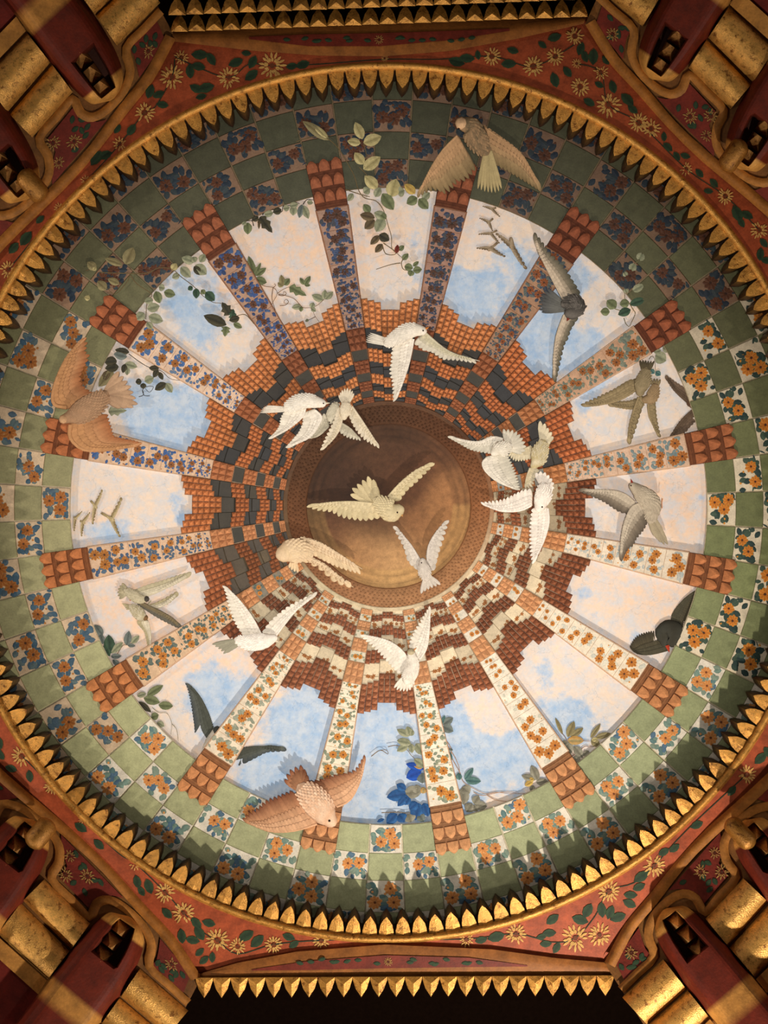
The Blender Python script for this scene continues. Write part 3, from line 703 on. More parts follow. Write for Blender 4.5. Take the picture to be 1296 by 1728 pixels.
# ---------------- gilded corner brackets ----------------
MA, MBp, MC = (1019, 1624), (1296, 1302), (1130, 1540)
TARGET = {23: ((1019, 1624), (1296, 1302), (1130, 1540), (1250, 1700)), 24: ((334, 1644), (0, 1295), (224, 1560), (112, 1705)), 25: ((295, 68), (0, 428), (186, 158), (72, 0)), 26: ((985, 37), (1296, 367), (1108, 134), (1200, -42))}
def affine(src, dst):
    A = np.array([[x, y, 1] for x, y in src], float); return np.linalg.lstsq(A, np.array(dst, float), rcond=None)[0]
bdir = (MBp[0] - MA[0], MBp[1] - MA[1]); bl_ = hypot(*bdir); bn = (-bdir[1] / bl_, bdir[0] / bl_)
for idx, tri in TARGET.items():
    M = affine((MA, MBp, MC, (1250, 1700)), tri)
    def CP(x, y, l=0, M=M):
        dist = (x - MA[0]) * bn[0] + (y - MA[1]) * bn[1]
        q = np.array([x, y, 1.0]) @ M; d = 2.992 - .0009 * dist - l * PX
        return W(q[0], q[1], d)
    cr = empty('trim_%d' % idx, CP(1180, 1560), kind='structure')
    GB = s2l((150, 96, 40))
    mb = MB(); g = []
    for j in range(9):
        for i in range(11):
            a = -.35 + 1.7 * i / 10; b = j / 8 * 330; g.append(CP(MA[0] + bdir[0] * a + bn[0] * b, MA[1] + bdir[1] * a + bn[1] * b, 0))
    # keep the board on its own side of the edge, trimmed where the beams start
    g = []
    e0 = [(1019, 1624), (1045, 1640)]
    for j in range(9):
        for i in range(11):
            a = i / 10; b = j / 8 * 330
            sx = MA[0] + bdir[0] * a * 1.35; sy = MA[1] + bdir[1] * a * 1.35
            ang = (1 - a); ox = bn[0] * b - ang * b * .30 * bdir[0] / bl_; oy = bn[1] * b - ang * b * .30 * bdir[1] / bl_
            g.append(CP(sx + ox, sy + oy, 0))
    mb.add(g, [(j * 11 + i, j * 11 + i + 1, (j + 1) * 11 + i + 1, (j + 1) * 11 + i) for j in range(8) for i in range(10)], s2l((128, 84, 40)), True)
    mb.build('board', M_WOOD, cr)
    mb = MB(); ribbon(mb, smooth([(1029, 1628), (1062, 1566), (1102, 1517), (1170, 1433), (1302, 1312), (1400, 1205)]), 20, CP, s2l((168, 108, 46)), 3, 5); mb.build('edge_band', M_WOOD, cr)
    for poly in ([(1037, 1622), (1078, 1566), (1084, 1587), (1089, 1601), (1098, 1612), (1055, 1657)], [(1128, 1503), (1215, 1405), (1219, 1427), (1213, 1457), (1229, 1477), (1187, 1526), (1169, 1508), (1146, 1500)],
                 [(1262, 1352), (1349, 1254), (1353, 1276), (1347, 1306), (1363, 1326), (1321, 1375), (1303, 1357), (1280, 1349)]):
        mb = MB(); mb.add([CP(x, y, 2.5) for x, y in poly], [tuple(range(len(poly)))], s2l((124, 44, 32))); pn = mb.build('panel', M_WOOD, cr)
        pcx = sum(p[0] for p in poly) / len(poly); pcy = sum(p[1] for p in poly) / len(poly)
        lf = lambda x, y, l: CP(x, y, 3 + l * .3)
        if len(poly) == 6: sp = [(pcx - 8, pcy, 12)]
        else: sp = [(pcx - 6, pcy - 4, 13), (pcx + 30, pcy - 4, 13), (pcx + 18, pcy - 36, 10)]
        for (x, y, r) in sp: chrys('flower', x, y, r, pn, rnd, lf, .6)
        for i in range(7):
            for _ in range(20):
                a = rnd.random() * 6.28; x, y = pcx + rnd.uniform(-34, 34), pcy + rnd.uniform(-34, 34)
                inside = lambda X, Y: sum(((p[1] > Y) != (q[1] > Y)) and (X < (q[0] - p[0]) * (Y - p[1]) / (q[1] - p[1]) + p[0]) for p, q in zip(poly, poly[1:] + poly[:1])) % 2 == 1
                if inside(x, y) and inside(x + cos(a) * 14, y + sin(a) * 14) and all(hypot(x - u, y - v) > r for u, v, r in sp):
                    mb = MB(); blob(mb, x, y, cos(a) * 14, sin(a) * 14, 9, .2, LG2, LG, lf); mb.build('leaf', M_PAINT, pn); break
    mb = MB(); ribbon(mb, smooth([(1048, 1670), (1075, 1643), (1103, 1614), (1094, 1578), (1103, 1547), (1128, 1520), (1153, 1508), (1174, 1516), (1190, 1539), (1215, 1512), (1242, 1480), (1226, 1452), (1222, 1423), (1236, 1398), (1270, 1368), (1306, 1362), (1330, 1390), (1374, 1331)], 3), 15, CP, s2l((176, 118, 54)), 3, 3); mb.build('gilt_border', M_WOOD, cr)
    for q in ([(1050, 1683), (1119, 1619), (1158, 1669), (1091, 1728)], [(1093, 1730), (1160, 1671), (1196, 1716), (1130, 1784)], [(1190, 1550), (1254, 1482), (1295, 1521), (1228, 1596)],
              [(1231, 1599), (1299, 1525), (1345, 1580), (1274, 1649)], [(1322, 1401), (1386, 1333), (1427, 1372), (1360, 1447)], [(1363, 1450), (1431, 1376), (1477, 1431), (1406, 1500)]):
        mb = MB(); pts = []; R = 12
        for i in range(4):
            s = i / 3
            for j in range(R + 1):
                t = j / R
                ax_ = q[0][0] + (q[1][0] - q[0][0]) * s; ay_ = q[0][1] + (q[1][1] - q[0][1]) * s; bx_ = q[3][0] + (q[2][0] - q[3][0]) * s; by_ = q[3][1] + (q[2][1] - q[3][1]) * s
                pts.append(CP(ax_ + (bx_ - ax_) * t, ay_ + (by_ - ay_) * t, 2 + 17 * sqrt(max(0, 1 - (2 * t - 1) ** 2)) ** 1.2))
        mb.add(pts, [(i * (R + 1) + j, i * (R + 1) + j + 1, (i + 1) * (R + 1) + j + 1, (i + 1) * (R + 1) + j) for i in range(3) for j in range(R)], s2l((232, 176, 92)), True)
        # end caps
        for e in (0, 3):
            row = pts[e * (R + 1):(e + 1) * (R + 1)]; mb.add(row, [tuple(range(R + 1))], s2l((150, 96, 40)))
        mb.build('flute', M_GOLD, cr)
    for (sx, sy, plug) in ((0, 0, False), (132, -149, True)):
        spine = smooth([(1122, 1534, 4, 10), (1126, 1541, 22, 26), (1133, 1551, 34, 34), (1152, 1578, 43, 39), (1178, 1612, 48, 41), (1210, 1652, 50, 42), (1250, 1700, 50, 42), (1330, 1795, 52, 42)], 6)
        mb = MB(); pts = []; cs = []; T = 20
        for i, (x, y, hw, H) in enumerate(spine):
            a = spine[max(0, i - 1)]; b = spine[min(len(spine) - 1, i + 1)]; dx, dy = b[0] - a[0], b[1] - a[1]; L = hypot(dx, dy); nx, ny = dy / L, -dx / L
            along = hypot(x - 1122, y - 1534)
            for j in range(T + 1):
                t = 2 * j / T - 1; prof_ = (1 - abs(t) ** 7); slot = abs(t) < .42 and 14 < along < 96
                l = H * prof_ * (1 if not slot else .25)
                pts.append(CP(x + sx + nx * hw * t * (1.0 if abs(t) > .97 else .97), y + sy + ny * hw * t, max(0, l)))
                if along < 32: c = s2l((214, 156, 78))
                elif 182 < along < 212: c = s2l((186, 130, 62))
                else: c = s2l((104, 32, 14))
                if slot: c = s2l((60, 26, 14))
                cs.append(c)
        mb.add(pts, [(i * (T + 1) + j, i * (T + 1) + j + 1, (i + 1) * (T + 1) + j + 1, (i + 1) * (T + 1) + j) for i in range(len(spine) - 1) for j in range(T)], cs, False)
        cb = mb.build('bracket', M_WOOD, cr)
        for k in range(3):
            fx, fy = 1141 + sx + k * 18.5, 1553 + sy + k * 24; mb = MB(); e = (.61, .79); nn = (.79, -.61)
            P = lambda a, b, l: CP(fx + e[0] * a + nn[0] * b, fy + e[1] * a + nn[1] * b, l)
            pts = [P(-14, -13, 12), P(-14, 13, 12), P(12, 13, 12), P(12, -13, 12), P(12, -4, 42)]
            mb.add(pts, [(0, 1, 4), (1, 2, 4), (2, 3, 4), (3, 0, 4)], [s2l((190, 130, 70))] * 4 + [s2l((230, 175, 105))]); mb.build('tooth', M_GOLD, cb)
        if plug:
            mb = MB(); pts = []; R = 12
            for (cx_, cy_, l, rr) in ((1226, 1381, 16, 14), (1228, 1384, 40, 15), (1262, 1420, 42, 15), (1264, 1424, 16, 13)):
                pass
            c0, c1 = (1236, 1392), (1262, 1420); d_ = hypot(c1[0] - c0[0], c1[1] - c0[1]); ex, ey = (c1[0] - c0[0]) / d_, (c1[1] - c0[1]) / d_; nx, ny = -ey, ex
            secs = [(-13, 2), (-11, 8), (-6, 14), (0, 16), (d_, 16), (d_ + 6, 14), (d_ + 11, 8), (d_ + 13, 2)]
            for (s, rr) in secs:
                for j in range(R):
                    a = 2 * pi * j / R; pts.append(CP(c0[0] + ex * s + nx * rr * cos(a), c0[1] + ey * s + ny * rr * cos(a), 44 + rr * .9 * sin(a)))
            mb.add(pts, [(i * R + j, i * R + (j + 1) % R, (i + 1) * R + (j + 1) % R, (i + 1) * R + j) for i in range(len(secs) - 1) for j in range(R)], s2l((170, 118, 50)), True)
            mb.build('finial', M_GOLD, cb)
    mb = MB()
    for q in ([(1130, 1786), (1198, 1720), (1216, 1742), (1148, 1812)], [(1276, 1652), (1347, 1583), (1366, 1606), (1294, 1676)], [(1408, 1503), (1479, 1434), (1498, 1457), (1426, 1527)]):
        mb.add([CP(x, y, 8) for x, y in q], [(0, 1, 2, 3)], s2l((190, 134, 64)))
    mb.build('gilt_band', M_WOOD, cr)
    mb = MB(); mb.add([CP(x, y, 4) for x, y in [(1148, 1812), (1366, 1606), (1498, 1457), (1640, 1600), (1300, 1980)]], [(0, 1, 2, 3, 4)], s2l((110, 30, 20))); mb.build('red_wall', M_WOOD, cr)
# ---------------- birds ----------------
def plen(path):
    d = [0.0]
    for a, b in zip(path, path[1:]): d.append(d[-1] + hypot(b[0] - a[0], b[1] - a[1]))
    return d
def pat(path, t, d=None):
    d = d or plen(path); s = max(0, min(1, t)) * d[-1]
    for i in range(len(path) - 1):
        if s <= d[i + 1] or i == len(path) - 2:
            q = (s - d[i]) / ((d[i + 1] - d[i]) or 1); return tuple(path[i][a] + (path[i + 1][a] - path[i][a]) * q for a in range(len(path[0])))
def feather(mb, rt, tp, wid, l0, l1, cl, cd, rnd, side=1, tipc=None, curve=0.0):
    dx, dy = tp[0] - rt[0], tp[1] - rt[1]; L = hypot(dx, dy)
    if L < 1: return
    nx, ny = -dy / L, dx / L; prof = [(0, .35), (.3, .44), (.6, .5), (.84, .38), (.95, .2)]
    pts = []; cs = []; j = rnd.uniform(.9, 1.1)
    for t, wv in prof:
        b = curve * L * 4 * t * (1 - t); x, y = rt[0] + dx * t + nx * b, rt[1] + dy * t + ny * b; l = l0 + (l1 - l0) * t
        c1 = lerp(cl, tipc, max(0, t * 1.6 - .6)) if tipc else cl
        sd = side
        q = [(1, -.3), (.62, .1), (0, .45), (-1, .3)]
        pts += [G(x + nx * sd * wid * wv * u, y + ny * sd * wid * wv * u, l + h) for u, h in q]
        e = tuple(k * j for k in c1); dk = lerp(c1, cd, .85)
        cs += [dk, lerp(e, cd, .12), e, lerp(e, cd, .22)]
    pts.append(G(tp[0], tp[1], l1 + .2)); cs.append(lerp(tipc or cl, cd, .3))
    f = []
    for i in range(4):
        for k in (0, 1, 2): f.append((i * 4 + k, i * 4 + k + 1, i * 4 + k + 5, i * 4 + k + 4))
    f += [(16, 17, 20), (17, 18, 20), (18, 19, 20)]
    mb.add(pts, f, cs)
def wing(name, lead, trail, n, base, cols, rnd, parent, arm=2.2, layers=3, up=3.0, wk=1.0):
    """primaries, secondaries and coverts fanned between the leading and the trailing edge, plus the arm"""
    light, dark, covert, tip = cols; lead = smooth(lead, 3); trail = smooth(trail, 3); dl, dt = plen(lead), plen(trail); mb = MB()
    sg = (lead[-1][0] - lead[0][0]) * (trail[0][1] - lead[0][1]) - (lead[-1][1] - lead[0][1]) * (trail[0][0] - lead[0][0]); side = 1 if sg > 0 else -1
    span = dl[-1]
    for layer, (fr, nn, lift, c) in enumerate(((1.0, int(n * 1.1), 0, light), (.60, int(n * 1.15) + 2, 1.2, lerp(light, covert, .6)), (.38, int(n * 1.2) + 3, 2.1, covert), (.2, n + 6, 3.0, covert))[:layers + 1]):
        for i in range(nn):
            t = i / (nn - 1); rt = pat(lead, .02 + .80 * t ** .9, dl); T = pat(trail, t, dt)
            q = fr * (1 if layer == 0 else (1 - .25 * t)); tp = (rt[0] + (T[0] - rt[0]) * q, rt[1] + (T[1] - rt[1]) * q)
            wd = max(dt[-1], dl[-1]) / nn * 1.45 * (1.15 - .65 * t); wd = max(1.8, min(wd, 15)) * wk
            lf = base + lift + up * t + .04 * i
            tc = tip if (layer == 0 and tip) else (lerp(c, tip, .25) if tip and layer == 1 else None)
            feather(mb, rt, tp, wd, lf, lf + .3, c, dark, rnd, side, tc, .03 * side * -1)
    # the arm along the leading edge
    R = 6; pts = []; cs = []; m = len(lead)
    for i, (x, y) in enumerate(lead):
        a = lead[max(0, i - 1)]; b = lead[min(m - 1, i + 1)]; dx, dy = b[0] - a[0], b[1] - a[1]; L = hypot(dx, dy) or 1; nx, ny = -dy / L, dx / L
        s = dl[i] / span; r = arm * (1 - s * .75); lf = base + 3.2 + (up - 2.6) * s
        for k in range(R):
            an = 2 * pi * k / R; pts.append(G(x + nx * r * cos(an), y + ny * r * cos(an), lf + r * .8 * sin(an))); cs.append(lerp(covert, light, s))
    mb.add(pts, [(i * R + k, i * R + (k + 1) % R, (i + 1) * R + (k + 1) % R, (i + 1) * R + k) for i in range(m - 1) for k in range(R)], cs, True)
    return mb.build(name, M_FEATHER, parent)
def tail(root, tips, n, base, cols, rnd, parent, rw=2.5):
    light, dark, covert, tip = cols; tips = smooth(tips, 3) if len(tips) > 2 else tips; d = plen(tips); mb = MB()
    ddx, ddy = tips[-1][0] - tips[0][0], tips[-1][1] - tips[0][1]; L = hypot(ddx, ddy) or 1
    for i in range(n):
        t = i / (n - 1) if n > 1 else .5; tp = pat(tips, t, d); rt = (root[0] + ddx / L * rw * (t - .5) * 2, root[1] + ddy / L * rw * (t - .5) * 2)
        feather(mb, rt, tp, max(1.8, d[-1] / n * 1.15), base + .3 * i % 1.2, base + .5, light, dark, rnd, 1, tip)
    return mb.build('tail', M_FEATHER, parent)
def body(spine, base, cols, rnd, parent, flat=1.3, tufts=True):
    """one continuous rounded body and head from tail root to crown; spine = (x, y, radius)"""
    light, dark, covert, tip = cols; sp = smooth(spine, 4); R = 14; mb = MB(); pts = []; cs = []; m = len(sp)
    maxr = max(s[2] for s in sp); secs = []
    p0, p1 = sp[0], sp[1]; L = hypot(p1[0] - p0[0], p1[1] - p0[1]) or 1
    cap0 = [(p0[0] - (p1[0] - p0[0]) / L * p0[2] * k, p0[1] - (p1[1] - p0[1]) / L * p0[2] * k, p0[2] * q) for k, q in ((.9, .12), (.6, .7))]
    e0, e1 = sp[-1], sp[-2]; L = hypot(e0[0] - e1[0], e0[1] - e1[1]) or 1
    cap1 = [(e0[0] + (e0[0] - e1[0]) / L * e0[2] * k, e0[1] + (e0[1] - e1[1]) / L * e0[2] * k, e0[2] * q) for k, q in ((.5, .84), (.85, .48), (1.0, .08))]
    allp = cap0 + sp + cap1; M_ = len(allp)
    for i, (x, y, r) in enumerate(allp):
        a = allp[max(0, i - 1)]; b = allp[min(M_ - 1, i + 1)]; dx, dy = b[0] - a[0], b[1] - a[1]; L = hypot(dx, dy) or 1; nx, ny = -dy / L, dx / L
        for k in range(R):
            an = 2 * pi * k / R; w_ = r * (1 + .03 * sin(i * 2.3 + k * 1.7))
            pts.append(G(x + nx * w_ * cos(an), y + ny * w_ * cos(an), base + maxr * flat * .5 + r * flat * sin(an) * .8))
            c = lerp(covert, light, .5 + .5 * sin(i * .9 + k)); cs.append(lerp(c, dark, .35 * max(0, -sin(an)) + .12 * rnd.random() + .25 * abs(cos(an)) ** 3))
    f = [(i * R + k, i * R + (k + 1) % R, (i + 1) * R + (k + 1) % R, (i + 1) * R + k) for i in range(M_ - 1) for k in range(R)]
    f += [tuple(range(R)), tuple(range((M_ - 1) * R, M_ * R))]
    mb.add(pts, f, cs, True)
    if tufts:
        dsp = plen(sp); tot = dsp[-1]; n = int(tot / max(2.4, maxr * .2))
        for i in range(n):
            t = .04 + .78 * i / max(1, n - 1); x, y, r = pat(sp, t, dsp); x2, y2, _ = pat(sp, min(1, t + .04), dsp); dx, dy = x - x2, y - y2; L = hypot(dx, dy) or 1; dx /= L; dy /= L; nx, ny = -dy, dx
            for k in range(7):
                q = (k - 3 + .5 * (i % 2)) / 3.7; px, py = x + nx * r * q, y + ny * r * q
                lf = base + maxr * flat * .5 + r * flat * .8 * sqrt(max(0, 1 - q * q)) - .35; fl = max(2.6, maxr * .34)
                feather(mb, (px, py), (px + dx * fl + nx * q * fl * .3, py + dy * fl + ny * q * fl * .3), fl * .55, lf, lf + .5, lerp(covert, light, rnd.random()), lerp(light, dark, .3), rnd)
    return mb.build('body', M_FEATHER, parent)
def ball(name, x, y, l, r, c, parent, mat=None):
    mb = MB(); R = 8; pts = []
    for j in range(5):
        ph = -pi / 2 + pi * j / 4
        for k in range(R):
            an = 2 * pi * k / R; pts.append(G(x + r * cos(ph) * cos(an), y + r * cos(ph) * sin(an), l + r * 1.2 * sin(ph)))
    mb.add(pts, [(i * R + k, i * R + (k + 1) % R, (i + 1) * R + (k + 1) % R, (i + 1) * R + k) for i in range(4) for k in range(R)], c, True)
    return mb.build(name, mat or M_FEATHER, parent)
def spike(name, p0, p1, r, l, c, parent):
    mb = MB(); dx, dy = p1[0] - p0[0], p1[1] - p0[1]; L = hypot(dx, dy) or 1; nx, ny = -dy / L, dx / L
    pts = [G(p0[0] + nx * r, p0[1] + ny * r, l), G(p0[0], p0[1], l + r * 1.3), G(p0[0] - nx * r, p0[1] - ny * r, l), G(p0[0], p0[1], l - r * 1.3), G(p1[0], p1[1], l)]
    mb.add(pts, [(0, 1, 4), (1, 2, 4), (2, 3, 4), (3, 0, 4), (0, 3, 2, 1)], c); return mb.build(name, M_FEATHER, parent)
def col4(light, dark, covert, tip=None): return (s2l(light), s2l(dark), s2l(covert), s2l(tip) if tip else None)
def bird(name, label, cat, orig, spine, wings, tl, base, cols, beak=None, eye=None, legs=(), bodycols=None, headc=None, group=None, seed=1, tufts=True, flat=1.3, wcols=None, tn=8, tailcols=None, nf=11, arm=2.2, wk=1.0):
    ox, oy, sc_ = orig; T = lambda p: (ox + p[0] / sc_, oy + p[1] / sc_) + ((p[2] / sc_,) if len(p) > 2 else ())
    sp = [T(p) for p in spine]; rnd = random.Random(seed)
    root = empty(name, G(sp[len(sp) // 2][0], sp[len(sp) // 2][1], base), label, cat, group)
    mr = max(s[2] for s in sp)
    if tl: tail(T(tl[0]), [T(p) for p in tl[1]], tn, base + 1, tailcols or cols, rnd, root, rw=min(mr * .35, 5))
    for i, w_ in enumerate(wings):
        lead, trail = w_[0], w_[1]; dl = w_[2] if len(w_) > 2 else 1.5
        wing('wing', [T(p) for p in lead], [T(p) for p in trail], w_[3] if len(w_) > 3 else nf, base + dl, (wcols[i] if wcols else cols), rnd, root, arm=arm, wk=wk)
    b = body(sp, base + (1 if tufts else 0), bodycols or cols, rnd, root, flat, tufts)
    hx, hy, hr = sp[-1]; topl = base + mr * flat * .5 + hr * flat * .6
    if headc:
        hd = ball('head', hx, hy, base + mr * flat * .5 + hr * .5, hr * 1.02, s2l(headc), root)
    if beak: p = T(beak[0]); dx, dy = p[0] - hx, p[1] - hy; L = hypot(dx, dy) or 1; spike('beak', (hx + dx / L * min(hr * .7, L * .6), hy + dy / L * min(hr * .7, L * .6)), p, max(1.8, hr * .34), base + mr * flat * .5 + 2.5, s2l(beak[1]), root)
    if eye: p = T(eye); q_ = min(1, hypot(p[0] - hx, p[1] - hy) / hr); ball('eye', p[0], p[1], base + mr * flat * .5 + (hr * 1.2 if headc else hr * flat * .82) * sqrt(1 - q_ * q_) + 1.6, max(1.3, hr * .17), s2l((40, 22, 15)), root)
    for lg in legs:
        mb = MB(); q = [T(p) for p in lg[0]]
        pts = []; R = 5
        for i, (x, y) in enumerate(q):
            for k in range(R):
                an = 2 * pi * k / R; pts.append(G(x + .9 * cos(an), y + .9 * cos(an + 1), base + 6 + .9 * sin(an)))
        mb.add(pts, [(i * R + k, i * R + (k + 1) % R, (i + 1) * R + (k + 1) % R, (i + 1) * R + k) for i in range(len(q) - 1) for k in range(R)], s2l(lg[1]), True)
        mb.build('leg', M_FEATHER, root)
    return root
WHT = col4((238, 230, 216), (170, 158, 134), (244, 236, 224)); WHT2 = col4((228, 220, 204), (140, 134, 114), (238, 230, 216), (206, 200, 184))
UP = 28
# 1 brown cream dove at twelve o'clock
bird('dove', 'large brown and cream dove with drooping wings over the upper tile ring', 'bird', (700, 180, 5.89),
 [(700, 440, 55), (650, 370, 100), (600, 280, 115), (560, 200, 100), (465, 165, 66)],
 [([(420, 290), (280, 430), (150, 630), (30, 900)], [(600, 640), (520, 740), (440, 750), (350, 850), (290, 870), (240, 840), (140, 850), (30, 905)], .5, 14),
  ([(650, 180), (800, 280), (1020, 440), (1150, 640), (1250, 840)], [(800, 560), (850, 610), (960, 670), (1060, 730), (1160, 790), (1250, 845)], .5, 12)],
 ((725, 440), [(625, 820), (690, 845), (760, 860), (820, 855), (862, 820)]), UP, col4((190, 158, 116), (84, 66, 46), (202, 160, 118), (126, 108, 74)), beak=((412, 215), (110, 60, 40)), eye=(440, 215),
 bodycols=col4((176, 142, 106), (84, 70, 52), (120, 104, 80)), headc=(222, 182, 142), tailcols=col4((188, 170, 124), (120, 100, 66), (176, 156, 112)), seed=1)
# 2 long winged grey swallow
bird('swallow', 'large grey swallow with a dark head and long upright wings crossing a rib', 'bird', (860, 380, 6.4),
 [(600, 850, 55), (670, 830, 90), (735, 880, 92), (670, 940, 82)],
 [([(610, 850), (480, 620), (330, 320), (270, 80)], [(790, 860), (770, 740), (690, 600), (620, 480), (520, 370), (420, 270), (350, 170), (272, 78)], 1, 14),
  ([(590, 970), (505, 1200), (480, 1450), (490, 1700)], [(740, 1010), (670, 1120), (640, 1220), (600, 1290), (560, 1440), (495, 1700)], 1, 12)],
 ((600, 890), [(400, 680), (340, 740), (310, 830), (300, 890), (345, 938)]), UP, col4((150, 138, 118), (50, 46, 38), (204, 186, 164), (72, 72, 60)), beak=((615, 1040), (120, 50, 35)),
 bodycols=col4((70, 66, 62), (40, 40, 40), (110, 104, 98)), tailcols=col4((108, 108, 104), (50, 54, 58), (90, 90, 88), (66, 68, 72)), seed=2, wk=1.10, nf=14)
# 3, 4 olive swifts
OL = col4((176, 156, 118), (74, 62, 40), (150, 132, 98), (108, 94, 66))
bird('swift', 'olive swift in front of another, long wing to the left, right upper bay', 'bird', (970, 580, 5.89),
 [(705, 270, 40), (690, 340, 72), (660, 420, 74), (650, 480, 44)],
 [([(590, 470), (450, 555), (250, 608), (60, 610)], [(610, 345), (540, 360), (400, 440), (250, 512), (120, 572), (60, 605)], 1, 13), ([(635, 530), (590, 650), (550, 800), (540, 1000)], [(690, 590), (645, 720), (605, 850), (545, 1000)], 1, 9)],
 ((702, 285), [(648, 160), (690, 160), (740, 170), (790, 170)]), 10, OL, bodycols=col4((150, 134, 104), (80, 66, 46), (136, 122, 92)), seed=3, wk=1.20, tn=6, tailcols=col4((110, 98, 72), (50, 44, 34), (100, 90, 66), (60, 54, 42)))
bird('swift', 'olive brown swift behind the other, wings spread down and left', 'bird', (970, 580, 5.89),
 [(800, 420, 34), (785, 480, 58), (755, 540, 62), (705, 555, 40)],
 [([(690, 600), (590, 645), (450, 632), (330, 600)], [(620, 535), (520, 568), (420, 572), (330, 600)], .5, 9), ([(730, 600), (740, 720), (790, 830), (850, 930)], [(800, 570), (812, 680), (830, 800), (852, 930)], .5, 9)],
 ((800, 430), [(758, 350), (805, 342), (850, 352)]), 4, OL, bodycols=col4((160, 134, 100), (90, 72, 48), (150, 126, 94)), seed=4, wk=1.20, tn=4)
# 5 dark swallow half behind the ring of tiles
bird('swallow', 'dark brown swallow half hidden behind the green tiles, below two o\'clock', 'bird', (970, 580, 5.89),
 [(1225, 640, 40), (1180, 600, 50), (1150, 590, 42)],
 [([(1110, 580), (1010, 490), (950, 400), (905, 315)], [(1165, 480), (1090, 430), (1000, 375), (905, 312)], 0, 9), ([(1180, 645), (1085, 730), (1010, 830), (955, 945)], [(1235, 755), (1150, 825), (1070, 915), (958, 948)], 0, 9)],
 None, -1.0, col4((112, 92, 76), (46, 38, 32), (96, 78, 62)), bodycols=col4((96, 70, 52), (50, 38, 30), (84, 60, 44)), seed=5, wk=1.50, flat=.5, tufts=False, arm=1.2)
# 6 grey pigeon at three o'clock
bird('pigeon', 'grey pigeon with a red beak, wings hanging over the rib right of centre', 'bird', (970, 790, 5.08),
 [(650, 440, 42), (670, 350, 70), (640, 280, 86), (570, 215, 70), (500, 155, 38)],
 [([(510, 290), (440, 230), (340, 195), (180, 192), (30, 190)], [(440, 395), (370, 375), (280, 315), (200, 270), (100, 225), (30, 192)], .5, 12), ([(590, 300), (500, 325), (440, 430), (405, 600), (400, 800)], [(635, 425), (600, 525), (530, 612), (500, 672), (455, 700), (400, 800)], 2, 14)],
 ((655, 430), [(690, 590), (740, 640), (790, 665), (798, 640), (760, 560)]), UP - 2, col4((150, 136, 118), (58, 50, 40), (200, 186, 166), (84, 74, 64)), beak=((480, 88), (150, 50, 35)), eye=(482, 150),
 bodycols=col4((196, 182, 160), (130, 116, 96), (176, 162, 142)), tailcols=col4((170, 156, 130), (104, 92, 70), (160, 146, 122)), legs=[([(715, 345), (748, 340), (745, 290), (752, 262)], (205, 140, 95))], seed=6, wk=1.30)
# 7 black bird
bird('blackbird', 'black rounded bird with a red beak tucked against the green tiles', 'bird', (970, 790, 5.08),
 [(930, 1480, 70), (880, 1450, 100), (820, 1410, 112), (775, 1420, 92), (782, 1478, 60)],
 [([(800, 1560), (650, 1598), (540, 1590), (472, 1535)], [(760, 1370), (640, 1395), (530, 1435), (472, 1520)], 0, 16), ([(835, 1370), (835, 1260), (930, 1130), (1072, 1040)], [(980, 1500), (1020, 1330), (1075, 1170), (1085, 1042)], 0, 16)],
 None, -1.5, col4((92, 84, 62), (22, 20, 16), (76, 72, 56), (54, 48, 38)), beak=((812, 1585), (180, 60, 35)), bodycols=col4((64, 64, 56), (34, 32, 26), (56, 54, 44)), seed=7, wk=1.60, flat=.62, tufts=False, arm=1.5)
# 8 white dove over the top brickwork
bird('dove', 'white dove with an orange beak and long tail over the upper brickwork', 'bird', (610, 530, 6.17),
 [(270, 305, 48), (370, 250, 78), (460, 190, 88), (550, 165, 74), (630, 175, 52)],
 [([(670, 200), (850, 350), (1000, 425), (1230, 488)], [(555, 320), (640, 380), (720, 395), (830, 472), (920, 482), (1050, 492), (1195, 515)], -1.0, 14), ([(540, 260), (520, 380), (480, 560), (400, 780), (330, 912)], [(330, 330), (305, 400), (300, 500), (285, 610), (310, 700), (320, 800), (330, 912)], 5, 14)],
 ((290, 300), [(42, 285), (52, 240), (85, 195)]), UP, WHT, beak=((706, 132), (214, 130, 60)), eye=(642, 172), seed=8, tn=6, wcols=[col4((222, 214, 196), (96, 90, 72), (206, 198, 170)), WHT], bodycols=col4((244, 236, 224), (206, 194, 170), (240, 232, 218)))
# 9-11 white doves upper left of the oculus
bird('dove', 'white dove in left flight with a pale beak, leftmost above the oculus', 'bird', (430, 640, 5.89),
 [(320, 290, 46), (410, 240, 78), (510, 215, 76), (600, 225, 62), (665, 238, 46)],
 [([(600, 310), (660, 370), (635, 450), (560, 560), (440, 622), (305, 678)], [(470, 380), (470, 440), (430, 530), (380, 590), (305, 678)], 0, 11), ([(500, 290), (470, 375), (340, 485), (220, 552), (135, 592)], [(290, 320), (250, 385), (240, 455), (200, 525), (135, 590)], 4, 12)],
 ((310, 300), [(48, 330), (70, 290), (112, 264)]), UP + 4, WHT, beak=((752, 236), (226, 214, 190)), eye=(683, 240), seed=9, tn=6, bodycols=col4((246, 240, 230), (200, 190, 166), (240, 232, 218)))
bird('dove', 'greyish white dove seen end on between two white doves', 'bird', (430, 640, 5.89),
 [(800, 260, 40), (770, 320, 52), (755, 370, 50), (755, 420, 26)],
 [([(730, 470), (660, 540), (600, 575), (530, 582)], [(685, 340), (650, 410), (600, 490), (532, 575)], -1, 9), ([(865, 440), (960, 500), (1050, 603)], [(830, 520), (920, 585), (1050, 612)], -1, 8)],
 ((800, 270), [(770, 240), (800, 215), (845, 240)]), UP - 4, col4((214, 206, 186), (128, 124, 104), (196, 188, 166)), eye=(742, 428), seed=10, tn=4)
